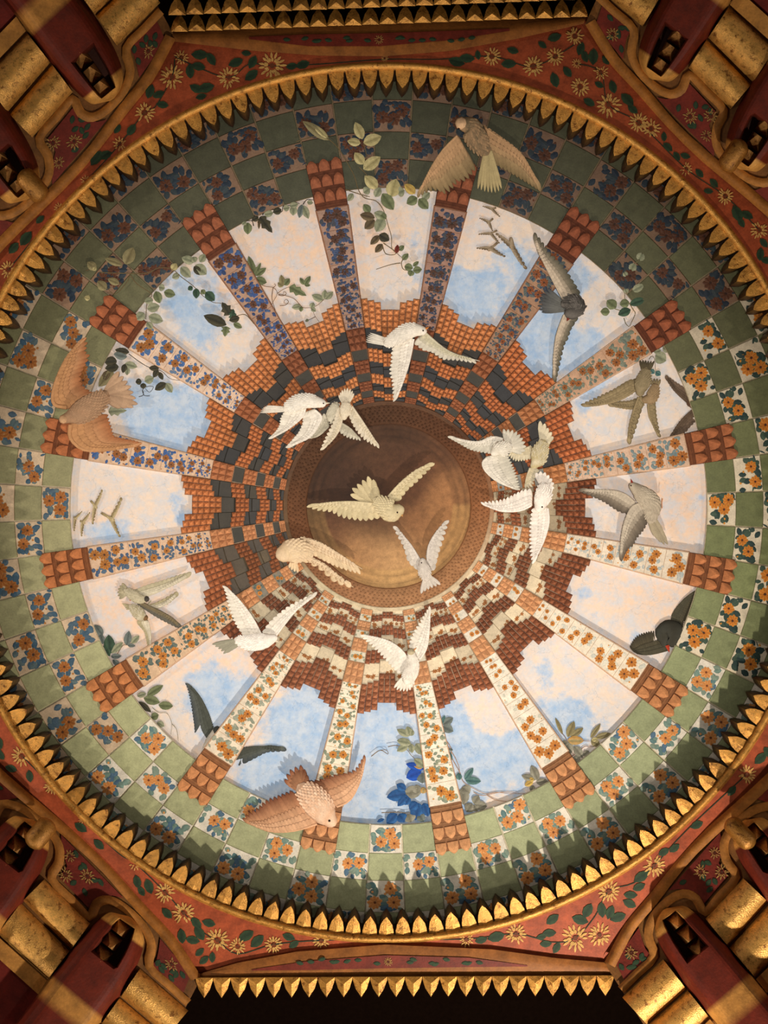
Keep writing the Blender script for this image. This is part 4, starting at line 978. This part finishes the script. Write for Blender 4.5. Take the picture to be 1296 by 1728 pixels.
bird('dove', 'white dove with fanned tail up and two narrow wings down, above the oculus', 'bird', (430, 640, 5.89),
 [(905, 250, 44), (900, 300, 58), (890, 355, 46), (888, 375, 32)],
 [([(860, 310), (862, 420), (800, 570), (652, 706)], [(815, 300), (775, 420), (700, 570), (650, 703)], 1, 10), ([(965, 270), (1050, 390), (1130, 510), (1235, 686)], [(935, 360), (990, 490), (1080, 600), (1170, 655), (1233, 686)], 1, 11)],
 ((905, 250), [(835, 155), (868, 105), (920, 84), (965, 105), (986, 140)]), UP + 8, col4((230, 218, 196), (166, 148, 112), (226, 212, 186)), seed=11)
# 12-14 white doves right of the oculus
bird('dove', 'white dove with a broad fanned tail, left wing over the oculus rim', 'bird', (740, 690, 5.89),
 [(700, 370, 44), (650, 390, 76), (590, 405, 72), (560, 430, 46)],
 [([(640, 300), (540, 280), (420, 332), (270, 322), (90, 275)], [(490, 445), (400, 432), (300, 402), (200, 342), (90, 277)], 2, 12), ([(480, 490), (440, 535), (470, 620), (600, 730), (808, 806)], [(690, 450), (745, 560), (790, 680), (815, 800)], 3, 13)],
 ((700, 385), [(648, 198), (720, 205), (790, 230), (840, 290), (872, 360), (862, 420), (830, 442)]), UP + 6, WHT2, seed=12, tn=10)
bird('dove', 'cream dove diving with an olive breast and narrow tail up, right of oculus', 'bird', (740, 690, 5.89),
 [(1040, 340, 46), (1010, 410, 80), (990, 500, 80), (950, 560, 40)],
 [([(920, 370), (870, 390), (780, 415), (690, 440)], [(905, 505), (850, 518), (760, 522), (700, 475)], -1, 9), ([(910, 590), (870, 700), (860, 780)], [(1000, 620), (960, 700), (935, 780), (870, 790)], -1, 8)],
 ((1035, 340), [(1010, 118), (1050, 135), (1095, 195), (1148, 265), (1110, 320)]), UP, col4((224, 212, 184), (160, 146, 106), (214, 200, 168)), beak=((925, 590), (235, 225, 205)), seed=13, bodycols=col4((216, 204, 176), (150, 134, 92), (190, 174, 128)), tn=6)
bird('dove', 'brightest white dove with one wing left and one hanging down, right of oculus', 'bird', (740, 690, 5.89),
 [(1040, 770, 52), (1045, 840, 86), (1020, 920, 76), (1005, 975, 54)],
 [([(920, 960), (800, 1012), (600, 1012), (420, 925)], [(905, 790), (840, 800), (740, 850), (640, 892), (520, 912), (420, 927)], 0, 13), ([(1085, 990), (1095, 1130), (1040, 1330), (930, 1540)], [(920, 1010), (900, 1150), (898, 1300), (905, 1440), (930, 1540)], 0, 13)],
 ((1035, 770), [(968, 632), (1030, 618), (1090, 650), (1140, 710), (1152, 780), (1120, 822)]), UP + 12, col4((244, 236, 226), (206, 180, 156), (248, 240, 230)), eye=(1030, 975), seed=14)
# 15-17 oculus doves
TAN = col4((214, 198, 158), (146, 122, 78), (222, 206, 168)); 
bird('dove', 'cream dove with spread wings in the middle of the dark oculus', 'bird', (450, 760, 3.703),
 [(690, 320, 36), (730, 350, 58), (780, 385, 66), (820, 375, 42)],
 [([(700, 340), (600, 325), (450, 322), (250, 352)], [(690, 430), (620, 442), (550, 438), (460, 420), (400, 388), (320, 378), (250, 354)], 2, 13), ([(760, 290), (830, 210), (930, 130), (1050, 80)], [(845, 300), (890, 240), (960, 180), (1050, 84)], 2, 9)],
 ((680, 320), [(522, 275), (535, 232), (582, 198), (632, 160), (672, 190), (686, 260)]), UP - 10, TAN, beak=((852, 414), (200, 150, 90)), eye=(815, 388), seed=15)
bird('dove', 'small grey white dove with raised wings on the lower oculus rim', 'bird', (450, 760, 3.703),
 [(1000, 800, 22), (990, 760, 42), (980, 725, 36), (975, 695, 24)],
 [([(960, 690), (900, 590), (840, 520), (790, 475)], [(935, 745), (885, 700), (860, 620), (820, 545), (790, 475)], -1, 9), ([(1005, 690), (1012, 600), (1060, 510), (1138, 435)], [(1045, 750), (1072, 660), (1108, 560), (1140, 440)], -1, 9)],
 ((1000, 790), [(965, 896), (1010, 870), (1086, 840)]), UP - 8, col4((216, 206, 194), (120, 106, 92), (222, 212, 202)), eye=(968, 703), seed=16, tn=6, nf=9)
bird('dove', 'peach cream dove with its head down at the lower left oculus rim', 'bird', (450, 760, 3.703),
 [(270, 650, 28), (220, 620, 66), (150, 630, 78), (110, 645, 56)],
 [([(235, 660), (350, 712), (450, 792), (542, 855)], [(262, 700), (350, 750), (430, 825), (525, 855)], -1, 7), ([(210, 545), (330, 580), (480, 670), (598, 742)], [(290, 650), (360, 690), (450, 735), (585, 775)], 3, 11)],
 ((170, 700), [(140, 735), (165, 755), (195, 765)]), UP - 4, col4((230, 204, 166), (160, 118, 76), (232, 206, 172)), seed=17, tn=4)
# 18 white dove lower left
bird('dove', 'white dove with raised wings and grey tail over the lower left brickwork', 'bird', (350, 970, 6.48),
 [(330, 710, 40), (430, 745, 78), (540, 740, 92), (640, 720, 80), (720, 695, 48)],
 [([(745, 670), (850, 530), (980, 380), (1200, 190)], [(600, 620), (680, 510), (800, 400), (930, 310), (1198, 188)], -1, 12), ([(590, 660), (480, 450), (330, 260), (165, 120)], [(370, 640), (300, 540), (240, 400), (212, 310), (190, 190), (165, 122)], 1, 13)],
 ((330, 720), [(50, 762), (95, 795), (140, 825), (180, 868), (280, 810)]), UP + 4, WHT, beak=((785, 742), (230, 214, 190)), seed=18, tailcols=col4((160, 156, 136), (110, 108, 90), (186, 180, 164)), legs=[([(440, 790), (455, 815), (450, 835)], (190, 150, 90))], bodycols=col4((250, 244, 236), (214, 202, 182), (246, 238, 228)))
# 19 white dove at six o'clock
bird('dove', 'white dove with an olive head and upright wings over the bottom brickwork', 'bird', (590, 1010, 7.62),
 [(750, 1040, 80), (790, 950, 98), (820, 840, 80), (800, 740, 60), (790, 690, 52)],
 [([(900, 780), (985, 640), (1022, 400), (1025, 95)], [(760, 650), (772, 520), (860, 350), (950, 210), (1024, 97)], -1, 12), ([(770, 850), (700, 700), (530, 560), (320, 500), (130, 480)], [(610, 960), (490, 835), (385, 720), (250, 592), (130, 482)], 1, 13)],
 ((745, 980), [(570, 1150), (620, 1185), (700, 1196), (770, 1188), (830, 1110)]), UP + 4, WHT, beak=((866, 630), (214, 150, 100)), eye=(812, 675), headc=(190, 176, 144), seed=19)
# 20 brown dove at the bottom
bird('dove', 'large rust brown dove with a pale breast and spread wings near six o\'clock', 'bird', (400, 1260, 5.635),
 [(630, 410, 80), (700, 480, 125), (790, 580, 135), (850, 660, 105), (885, 700, 72)],
 [([(760, 735), (540, 800), (300, 802), (50, 680)], [(500, 420), (370, 470), (260, 512), (200, 570), (110, 620), (50, 678)], 0, 13), ([(950, 570), (1080, 500), (1180, 300), (1212, 80)], [(690, 330), (800, 305), (900, 270), (1050, 245), (1130, 200), (1210, 80)], 0, 13)],
 ((640, 430), [(448, 315), (490, 230), (560, 190), (620, 184), (682, 320)]), UP, col4((222, 166, 124), (110, 58, 34), (226, 178, 140), (104, 50, 28)), beak=((925, 742), (150, 80, 50)), eye=(878, 705),
 bodycols=col4((240, 208, 180), (176, 120, 86), (232, 188, 154)), seed=20, tailcols=col4((210, 154, 114), (104, 54, 32), (200, 144, 104), (108, 54, 32)))
# 21 dark swallow passing behind the rib at seven o'clock
bird('swallow', 'black and white swallow passing behind the pale rib at seven o\'clock', 'bird', (290, 1130, 6.17),
 [(340, 850, 34), (400, 760, 58), (440, 690, 52), (472, 630, 44)],
 [([(420, 590), (370, 430), (280, 260), (140, 140)], [(320, 800), (245, 720), (235, 600), (200, 380), (160, 200), (140, 142)], 0, 20), ([(600, 850), (740, 820), (850, 800), (1000, 800), (1195, 836)], [(520, 1000), (640, 1022), (700, 1000), (830, 940), (1000, 862), (1195, 838)], 0, 12)],
 ((340, 850), [(296, 895), (315, 905), (335, 880)]), -1.5, col4((98, 102, 92), (24, 26, 26), (74, 78, 70), (62, 70, 78)), bodycols=col4((214, 206, 192), (96, 92, 86), (196, 188, 174)), headc=(64, 66, 62), seed=21, wk=1.35, flat=.45, tufts=False, tn=3, arm=1.3)
# 22, 23 pair of swallows at eight o'clock
bird('swallow', 'olive white swallow with a dark head, upper of the pair at eight o\'clock', 'bird', (180, 940, 8.64),
 [(290, 500, 50), (370, 550, 76), (470, 610, 74), (575, 612, 46)],
 [([(480, 650), (620, 720), (800, 800), (950, 900), (1090, 1050)], [(450, 690), (600, 800), (760, 900), (920, 980), (1088, 1052)], 0, 12), ([(460, 595), (700, 525), (950, 405), (1235, 225)], [(400, 480), (600, 400), (820, 335), (1050, 268), (1235, 223)], 1, 13)],
 ((300, 510), [(222, 380), (168, 450), (155, 540), (182, 610)]), 10, col4((190, 180, 150), (116, 106, 76), (208, 198, 172), (150, 140, 110)), headc=(74, 68, 62), legs=[([(330, 590), (345, 615), (340, 635)], (190, 110, 70))], seed=22, wk=1.60, tn=6,
 wcols=[col4((98, 94, 84), (60, 58, 52), (126, 112, 84)), col4((190, 180, 150), (116, 106, 76), (214, 204, 180))])
bird('swallow', 'olive white swallow with a brown head, lower of the pair at eight o\'clock', 'bird', (180, 940, 8.64),
 [(360, 730, 48), (430, 790, 84), (500, 850, 86), (560, 885, 44)],
 [([(600, 700), (710, 742), (850, 692), (950, 602), (1040, 515)], [(590, 690), (720, 662), (880, 590), (1040, 513)], -1, 8), ([(600, 950), (635, 1100), (642, 1230), (620, 1360)], [(440, 950), (540, 1065), (572, 1200), (612, 1362)], -1, 10)],
 ((370, 730), [(220, 680), (255, 720), (280, 762)]), 4, col4((180, 168, 134), (110, 100, 70), (220, 210, 188)), headc=(128, 96, 62), legs=[([(385, 810), (372, 835), (378, 855)], (190, 110, 70))], seed=23, wk=1.60, tn=5)
# 24 orange brown dove at nine o'clock
bird('dove', 'large orange brown dove with curved wings over the left tile ring', 'bird', (80, 560, 7.2),
 [(690, 770, 70), (600, 850, 130), (480, 930, 150), (360, 1000, 130), (260, 1040, 75), (195, 1062, 56)],
 [([(230, 915), (85, 880), (70, 720), (150, 480), (260, 280), (470, 70)], [(560, 740), (440, 650), (420, 500), (520, 290), (470, 240), (490, 150), (475, 70)], 0, 13), ([(280, 1130), (280, 1290), (440, 1430), (700, 1435), (900, 1405), (1150, 1352)], [(740, 1010), (790, 1180), (820, 1262), (950, 1300), (1060, 1322), (1150, 1350)], 0, 14)],
 ((700, 770), [(870, 480), (950, 570), (1015, 660), (1060, 770), (1095, 905), (890, 925)]), UP, col4((206, 156, 112), (124, 78, 48), (196, 144, 98), (160, 96, 56)), seed=24,
 bodycols=col4((176, 138, 106), (98, 68, 48), (168, 134, 104)), headc=(206, 164, 124), tailcols=col4((190, 156, 126), (110, 78, 56), (170, 136, 106)), tn=10, arm=4)
# small far swallows
def small(label, orig, b, ta, tb, tl, wd, c, group, seed, head=None):
    bx, by = b
    def wg(tp):
        dx, dy = tp[0] - bx, tp[1] - by; L = hypot(dx, dy); nx, ny = -dy / L, dx / L
        return ([(bx + nx * wd * .35, by + ny * wd * .35), (bx + dx * .5 + nx * wd * .45, by + dy * .5 + ny * wd * .45), tp], [(bx - nx * wd * .5, by - ny * wd * .5), (bx + dx * .5 - nx * wd * .35, by + dy * .5 - ny * wd * .35), tp], 0, 6)
    tx, ty = tl[0] - bx, tl[1] - by; L = hypot(tx, ty)
    hd = head or (bx - tx / L * wd * .5, by - ty / L * wd * .5)
    return bird('swallow', label, 'bird', orig, [(bx + tx * .35, by + ty * .35, wd * .28), (bx, by, wd * .5), (hd[0], hd[1], wd * .34)], [wg(ta), wg(tb)], ((bx + tx * .3, by + ty * .3), [(tl[0] - ty / L * wd * .15, tl[1] + tx / L * wd * .15), (tl[0] + ty / L * wd * .2, tl[1] - tx / L * wd * .2)]), 1.5, c, group=group, seed=seed, tufts=False, tn=3, flat=.8, arm=.8)
SB_ = col4((140, 120, 94), (80, 64, 46), (170, 152, 128), (96, 80, 60)); SL = col4((172, 154, 112), (112, 96, 64), (196, 178, 138), (128, 110, 76))
OR1 = (790, 330, 10.8); g1 = 'small swallows in the upper right sky'
small('tiny brown swallow highest of five in the upper right sky', OR1, (430, 240), (262, 198), (582, 382), (515, 222), 50, SB_, g1, 31)
small('tiny brown swallow second from the top of five, upper right sky', OR1, (380, 485), (203, 415), (452, 645), (458, 415), 55, SB_, g1, 32)
small('tiny brown swallow third from the top of five, upper right sky', OR1, (415, 690), (188, 710), (575, 868), (532, 632), 55, SB_, g1, 33)
small('tiny brown swallow lowest of five with a pale belly, upper right sky', OR1, (410, 965), (153, 965), (682, 1108), (548, 848), 80, SB_, g1, 34)
small('small brown swallow, largest of five, its long wings slanting down right', OR1, (800, 930), (500, 695), (1072, 1338), (775, 790), 100, SB_, g1, 35, head=(780, 790))
OR2 = (110, 810, 9.97); g2 = 'small swallows in the left sky'
small('tiny tan swallow leftmost of four in the left sky', OR2, (170, 640), (282, 522), (155, 860), (142, 615), 48, SL, g2, 36)
small('tiny tan swallow second from left of four in the left sky', OR2, (295, 710), (413, 540), (280, 950), (248, 683), 58, SL, g2, 37)
small('tiny tan swallow highest of four in the left sky', OR2, (503, 440), (618, 160), (468, 748), (425, 342), 66, SL, g2, 38)
small('tiny tan swallow rightmost and widest of four in the left sky', OR2, (778, 655), (944, 292), (930, 958), (596, 545), 76, SL, g2, 39)

# ---------------- climbing plants ----------------
LC = {'pale': ((196, 184, 134), (150, 140, 96)), 'green': ((124, 132, 96), (84, 92, 62)), 'dark': ((74, 70, 52), (46, 46, 38)), 'gg': ((160, 162, 134), (112, 118, 94)), 'yel': ((206, 176, 96), (160, 130, 70)), 'red': ((130, 56, 44), (90, 36, 30)),
      'brn': ((112, 96, 70), (72, 60, 44)), 'dg': ((66, 92, 72), (42, 62, 50)), 'teal': ((96, 132, 128), (60, 96, 98)), 'blue': ((44, 98, 158), (30, 70, 124)), 'viv': ((32, 86, 186), (24, 64, 150)), 'grey': ((150, 148, 132), (112, 110, 96)), 'bg': ((118, 128, 124), (84, 94, 92)), 'org': ((196, 150, 84), (150, 140, 100)), 'ol': ((150, 140, 102), (112, 102, 70))}
def leafobj(b, t, wd, c, base, parent, lobed=False):
    mb = MB(); dx, dy = t[0] - b[0], t[1] - b[1]; L = hypot(dx, dy) or 1; ux, uy = dx / L, dy / L; nx, ny = -uy, ux; c1, c2 = s2l(LC[c][0]), s2l(LC[c][1])
    prof = [(0, .04), (.12, .30), (.3, .48), (.5, .5), (.7, .42), (.88, .22), (1, 0.0)] if not lobed else [(0, .1), (.15, .5), (.3, .30), (.5, .5), (.62, .26), (.82, .2), (1, 0)]
    pts = []; cs = []
    for i, (s, w_) in enumerate(prof):
        x, y = b[0] + dx * s, b[1] + dy * s; bend = 2.2 * sin(pi * s)
        for k, q in enumerate((-1, -.5, 0, .5, 1)):
            pts.append(G(x + nx * wd * w_ * q, y + ny * wd * w_ * q, base + bend + (1.6 if abs(q) == .5 else (0.4 if q == 0 else 0)) * (w_ * 2)))
            cs.append(c2 if q == 0 else (lerp(c1, c2, .35 if q > 0 else 0) if i % 2 else lerp(c1, c2, .55 if q > 0 else .12)))
    f = [(i * 5 + k, i * 5 + k + 1, (i + 1) * 5 + k + 1, (i + 1) * 5 + k) for i in range(len(prof) - 1) for k in range(4)]
    mb.add(pts, f, cs, False); return mb.build('leaf', M_LEAF, parent)
def vine(label, orig, leaves, stems, base, sc_col=(112, 96, 66), cat='vine', stemw=.9, name='vine'):
    ox, oy, s_ = orig; T = lambda x, y: (ox + x / s_, oy + y / s_)
    c = T(leaves[0][0], leaves[0][1]); root = empty(name, G(c[0], c[1], base), label, cat, 'climbing plants on the painted sky')
    mb = MB(); R = 5
    for st in stems:
        col = s2l(sc_col); q = smooth([T(*p) for p in st], 4); pts = []; n = len(q)
        for i, (x, y) in enumerate(q):
            a = q[max(0, i - 1)]; b = q[min(n - 1, i + 1)]; dx, dy = b[0] - a[0], b[1] - a[1]; L = hypot(dx, dy) or 1; r = stemw * (1 - .5 * i / n)
            for k in range(R):
                an = 2 * pi * k / R; pts.append(G(x - dy / L * r * cos(an), y + dx / L * r * cos(an), base + 1.5 + r * sin(an)))
        mb.add(pts, [(i * R + k, i * R + (k + 1) % R, (i + 1) * R + (k + 1) % R, (i + 1) * R + k) for i in range(n - 1) for k in range(R)], col, True)
    if stems: mb.build('stem', M_LEAF, root)
    for i, lf in enumerate(leaves):
        b, t = T(lf[0], lf[1]), T(lf[2], lf[3]); leafobj(b, t, lf[4] / s_, lf[5], base + .4 * (i % 4), root, len(lf) > 6)
    return root
vine('trailing vine with pale round leaves hanging from the upper ring into the top sky bay', (500, 190, 5.635),
 [(630,250,560,90,95,'pale'),(610,290,485,270,80,'pale'),(640,290,810,225,115,'pale'),(640,490,555,380,95,'pale'),(640,540,800,420,115,'pale'),(770,720,650,600,110,'pale'),(900,800,950,630,140,'pale'),(1130,770,1030,680,85,'yel'),(820,770,925,925,115,'green'),(750,800,800,710,75,'gg'),
  (700,950,640,870,75,'green'),(745,1000,605,970,85,'brn'),(745,1020,650,1105,90,'brn'),(850,1000,740,950,90,'gg'),(830,1000,760,1135,110,'gg'),(855,1010,790,960,70,'green'),(790,1170,705,1255,65,'brn'),(790,1160,885,1215,90,'dark'),(820,1250,750,1330,65,'brn'),(950,1340,965,1255,45,'red'),(975,1310,1025,1265,50,'green'),
  (1010,1400,1065,1340,55,'green'),(1030,1460,1110,1480,75,'green'),(1110,1500,1195,1490,70,'green'),(1100,1500,1080,1555,65,'green'),(1110,1460,1165,1415,40,'green'),(1150,810,1050,865,95,'green'),(1165,820,1255,915,95,'green'),(1200,820,1270,760,75,'gg'),(540,770,490,840,60,'gg'),(640,760,700,720,80,'gg'),(960,760,1030,740,100,'gg')],
 [[(0,275),(180,225),(300,250),(400,340),(470,450),(550,600),(590,730),(650,810),(760,840),(830,930),(870,1060),(905,1180),(910,1290),(960,1340),(1020,1390)],[(1020,1390),(1000,1430),(1020,1490),(1080,1500)],[(600,520),(650,570),(760,700)],[(640,300),(665,400),(650,520)],[(830,1240),(960,1330)],[(990,1430),(900,1445),(760,1490)],[(470,730),(590,770),(700,800)],[(820,1260),(850,1340),(930,1350),(960,1320)]], 21)
vine('pale spiky leaf tip lying on the upper tile ring above the navy rib', (500, 190, 5.635), [(310,260,60,80,95,'ol'),(300,245,150,110,60,'pale')], [], 22, name='vine_tip')
vine('vine with round green leaves reaching from the upper left ring to a blue rib', (120, 410, 4.05),
 [(170,180,110,130,60,'ol'),(150,190,170,160,30,'pale'),(350,150,230,105,50,'ol'),(370,145,425,30,85,'ol'),(330,280,250,245,50,'ol'),(240,320,180,260,65,'ol'),(690,185,720,140,50,'pale'),(840,130,755,100,60,'gg'),(850,130,830,95,50,'gg'),(880,130,915,75,50,'gg'),(850,150,925,215,75,'gg'),(840,160,890,220,50,'dark'),(750,165,815,235,65,'gg'),(740,215,690,240,45,'gg'),(580,330,605,412,60,'green'),(635,335,712,355,60,'green'),
  (560,390,500,400,50,'gg'),(520,450,605,430,65,'gg'),(530,500,628,535,70,'gg'),(500,480,445,525,65,'gg'),(520,540,555,590,45,'gg'),(600,300,640,310,50,'gg'),(830,300,798,320,35,'dg'),(855,310,855,380,48,'dg'),(890,320,915,350,36,'green'),(920,335,980,395,65,'dg'),(1085,490,1030,405,80,'dark',1),(1100,520,1108,450,55,'dg',1),(1060,560,905,495,75,'dark'),(1060,570,1050,640,65,'green',1),(1110,550,1168,580,40,'green'),(1150,510,1080,530,50,'dark'),(130,380,90,370,40,'pale')],
 [[(100,190),(150,170)],[(200,200),(380,208),(520,205),(600,170),(690,178),(750,230),(830,290),(900,360),(970,405),(1030,415),(1080,470)],[(400,210),(450,280),(550,350),(520,400),(510,520)],[(400,220),(380,270),(300,350),(240,300)],[(1250,552),(1190,490),(1130,500)]], 21)
vine('row of drooping leaves along the ring edge at eleven o\'clock, one dark and lobed', (400, 320, 7.2),
 [(130,400,130,545,105,'green'),(280,330,430,525,140,'dark',1),(260,330,180,375,80,'dark'),(330,300,440,280,85,'gg'),(540,245,435,275,90,'dark'),(560,230,640,215,80,'gg'),(640,200,745,175,80,'gg'),(690,200,680,315,95,'gg'),(790,180,755,345,80,'bg'),(800,190,870,355,90,'gg'),(850,150,925,160,60,'gg'),(270,370,265,480,35,'brn'),(60,420,110,380,70,'gg')],
 [[(200,440),(180,380),(100,380)],[(310,310),(340,250),(430,240),(540,270),(560,200),(640,190),(700,150),(760,170)],[(800,180),(850,120),(930,125)]], 10, (40, 36, 30))
vine('fine ivy with curling tendrils in the peach sky bay at eleven o\'clock', (400, 320, 7.2),
 [(210,1060,140,805,95,'green'),(220,1040,290,885,80,'green',1),(225,1045,355,950,75,'green'),(215,1085,362,1130,105,'green'),(560,1175,495,1130,75,'ol'),(560,1170,535,1035,75,'ol'),(570,1160,640,1080,80,'green'),(640,1180,845,1290,125,'green',1),(815,1155,765,1070,55,'green'),(820,1155,892,1050,65,'green'),(820,1160,892,1162,40,'green'),(1060,1330,1070,1215,75,'gg'),(1070,1330,1168,1240,80,'gg'),(1050,1345,908,1280,95,'gg'),(900,1440,930,1370,70,'gg'),(900,1440,960,1480,55,'gg'),(780,1415,665,1435,75,'gg'),(780,1420,775,1485,55,'green'),(870,1580,830,1600,40,'gg')],
 [[(230,1110),(330,1170),(440,1190),(490,1260),(440,1360),(410,1430)],[(490,1260),(560,1210),(640,1180)],[(500,1270),(600,1290),(700,1330),(800,1430),(900,1440),(950,1540),(1000,1605)],[(440,1190),(425,1320),(460,1450),(490,1580)],[(520,1410),(590,1400),(625,1360),(590,1335),(575,1380),(660,1390)],[(500,1280),(560,1290),(600,1260),(570,1240),(560,1275)],[(950,1545),(870,1585)],[(440,1190),(470,1160),(450,1145)],[(900,1440),(980,1400),(1060,1330)]], 1.5, (120, 92, 66), stemw=.7)
vine('dark round leaves and a curly tendril behind the orange brown dove\'s tail', (160, 560, 6.48),
 [(375,225,220,195,75,'dark'),(350,275,205,240,95,'bg'),(240,320,105,330,115,'dark'),(260,380,110,400,100,'dark'),(200,420,40,600,120,'ol'),(150,420,90,560,90,'brn'),(330,345,465,385,80,'gg'),(335,350,305,450,65,'dark'),(360,390,350,475,60,'gg'),(700,400,590,395,65,'dark'),(690,410,640,500,65,'dark'),(700,440,745,525,55,'dark'),(545,540,645,500,95,'gg'),(510,540,445,550,70,'dark'),(530,560,530,625,65,'dark'),(775,560,655,635,85,'dark'),(780,560,845,665,85,'gg'),(150,870,350,860,110,'gg',1)],
 [[(370,240),(500,335),(600,390),(730,430),(820,510),(930,530)],[(480,710),(530,690),(520,640),(560,600),(640,600),(600,660),(550,620)],[(600,700),(540,695),(530,645)]], 9, (60, 56, 46), stemw=.7)
vine('blue lobed leaves and pale leaves climbing left of the rib at six o\'clock', (620, 1190, 4.63),
 [(330,240,230,190,55,'gg'),(335,240,310,165,60,'gg'),(345,240,350,190,40,'gg'),(340,300,230,275,65,'gg'),(320,310,230,360,60,'gg'),(340,300,350,375,50,'gg'),(380,300,440,390,75,'gg'),(365,420,460,490,60,'gg'),(440,500,300,458,62,'viv'),(430,495,350,465,35,'org'),(420,520,303,568,100,'viv'),(430,530,430,612,95,'bg'),(310,690,150,720,95,'blue'),(300,660,228,618,65,'blue'),(320,700,235,790,65,'blue'),(330,720,290,780,60,'blue'),(290,690,430,665,100,'grey'),(400,700,380,620,80,'grey'),(430,690,440,640,60,'org'),(390,760,328,815,75,'blue'),(400,765,375,900,110,'blue'),(440,765,475,870,80,'blue'),(230,850,150,925,85,'blue'),(250,850,292,915,85,'blue'),(130,890,75,912,30,'blue'),(320,850,340,915,100,'grey'),(400,850,440,910,70,'bg')],
 [[(30,400),(100,352),(160,382),(148,350),(100,352)],[(160,325),(230,315),(310,350),(350,400),(450,480)],[(110,840),(240,835),(330,840),(470,780)]], 6, (130, 112, 90), stemw=.8)
vine('teal leaves on a thin twig right of the rib at six o\'clock', (620, 1190, 4.63),
 [(580,150,605,78,32,'teal'),(590,150,670,98,62,'bg'),(590,165,672,205,70,'bg'),(720,585,710,528,48,'teal'),(760,580,828,490,50,'teal'),(765,585,888,595,65,'teal'),(650,360,652,335,35,'bg'),(660,430,645,365,22,'teal'),(740,640,800,690,95,'grey'),(740,650,755,780,100,'grey'),(820,770,775,835,85,'grey'),(830,770,870,705,65,'grey'),(840,780,935,790,75,'grey'),(830,780,860,830,60,'grey')],
 [[(610,270),(650,330),(665,420),(720,520),(750,600),(830,650),(920,690),(1010,680),(1100,690),(1230,690)],[(930,700),(1000,740),(1090,752)],[(600,280),(680,400),(715,480),(720,530)],[(830,680),(900,705),(1040,680),(1170,680)]], 1.5, (176, 140, 112), stemw=.8)
vine('olive pointed leaves, one orange, right of the pale rib at five o\'clock', (880, 1170, 7.2),
 [(500,500,410,295,50,'ol'),(560,530,642,338,95,'ol'),(600,530,752,420,80,'ol'),(560,570,762,575,110,'org'),(840,540,962,368,62,'ol'),(900,540,1085,485,75,'ol'),(850,560,950,645,95,'ol'),(850,570,930,550,60,'pale'),(550,590,600,735,120,'grey'),(560,590,490,630,80,'grey'),(640,640,745,785,100,'grey'),(700,760,640,840,90,'grey'),(820,700,750,760,70,'grey')],
 [[(560,590),(520,520),(470,470)],[(730,670),(780,640),(830,650),(900,640)],[(600,770),(680,720),(740,670)],[(740,575),(830,580)]], 1.5, (140, 112, 100), stemw=.8)
vine('grey and yellow pointed leaf cluster left of the pale rib at five o\'clock', (880, 1170, 7.2), [(200,1060,120,875,105,'grey'),(170,1050,0,1000,90,'grey'),(140,1060,40,1125,75,'yel'),(150,1030,90,1060,60,'yel'),(180,1080,335,1075,90,'grey'),(150,1120,110,1190,70,'grey')], [], 1.5)
vine('round green grey leaves on a twig hanging from the ring at two o\'clock', (1000, 410, 6.4),
 [(490,205,550,90,95,'gg'),(395,320,465,205,95,'gg'),(375,370,330,300,65,'gg'),(430,520,555,450,85,'gg'),(370,545,350,480,60,'gg'),(400,665,580,600,85,'dg'),(395,640,295,665,95,'green'),(410,720,275,775,95,'dg'),(255,700,155,620,115,'green'),(185,745,85,740,90,'green')],
 [[(500,190),(430,250),(400,320),(365,400),(350,520),(350,620)],[(390,640),(440,720),(460,770),(400,900)],[(340,810),(360,870),(395,905)],[(240,710),(320,735)],[(400,520),(430,600),(440,660)]], 12, (120, 108, 76), stemw=.8)
vine('round grey green leaf cluster above the two olive swifts', (1000, 410, 6.4), [(680,1210,795,1275,140,'gg'),(660,1175,740,1160,70,'gg'),(755,1130,850,1150,95,'gg'),(820,1190,860,1180,50,'gg'),(620,1370,670,1410,60,'teal'),(680,1390,735,1430,65,'teal')], [[(610,1255),(640,1220),(670,1260),(680,1390)]], 2.5, (120, 108, 86), stemw=.7)
vine('grey green leaves at the ring edge at eight o\'clock, below the two swallows', (140, 1030, 7.2),
 [(240,300,140,175,95,'bg'),(240,410,205,280,85,'bg'),(330,530,310,295,140,'dg'),(340,520,485,385,85,'gg'),(340,560,468,555,65,'bg'),(360,600,455,680,65,'bg'),(530,425,560,248,95,'bg'),(590,400,685,305,75,'gg'),(540,420,635,432,50,'bg'),(250,430,330,560,80,'dg')], [[(400,560),(480,430),(530,420)]], 1.5)
vine('soft green oval leaves with fine tendrils at the ring edge at half past seven', (140, 1030, 7.2),
 [(780,1030,975,910,95,'green'),(740,1065,935,1120,115,'green'),(920,1150,1095,1165,105,'green'),(680,1110,830,1240,70,'dark'),(830,1300,920,1270,95,'green'),(900,1360,990,1410,80,'gg'),(660,1040,770,1010,70,'gg')], [[(840,1180),(920,1240),(1020,1250),(1080,1370),(1070,1510)],[(1080,1380),(1140,1450),(1160,1590)]], 1.5, (140, 134, 108), stemw=.6)
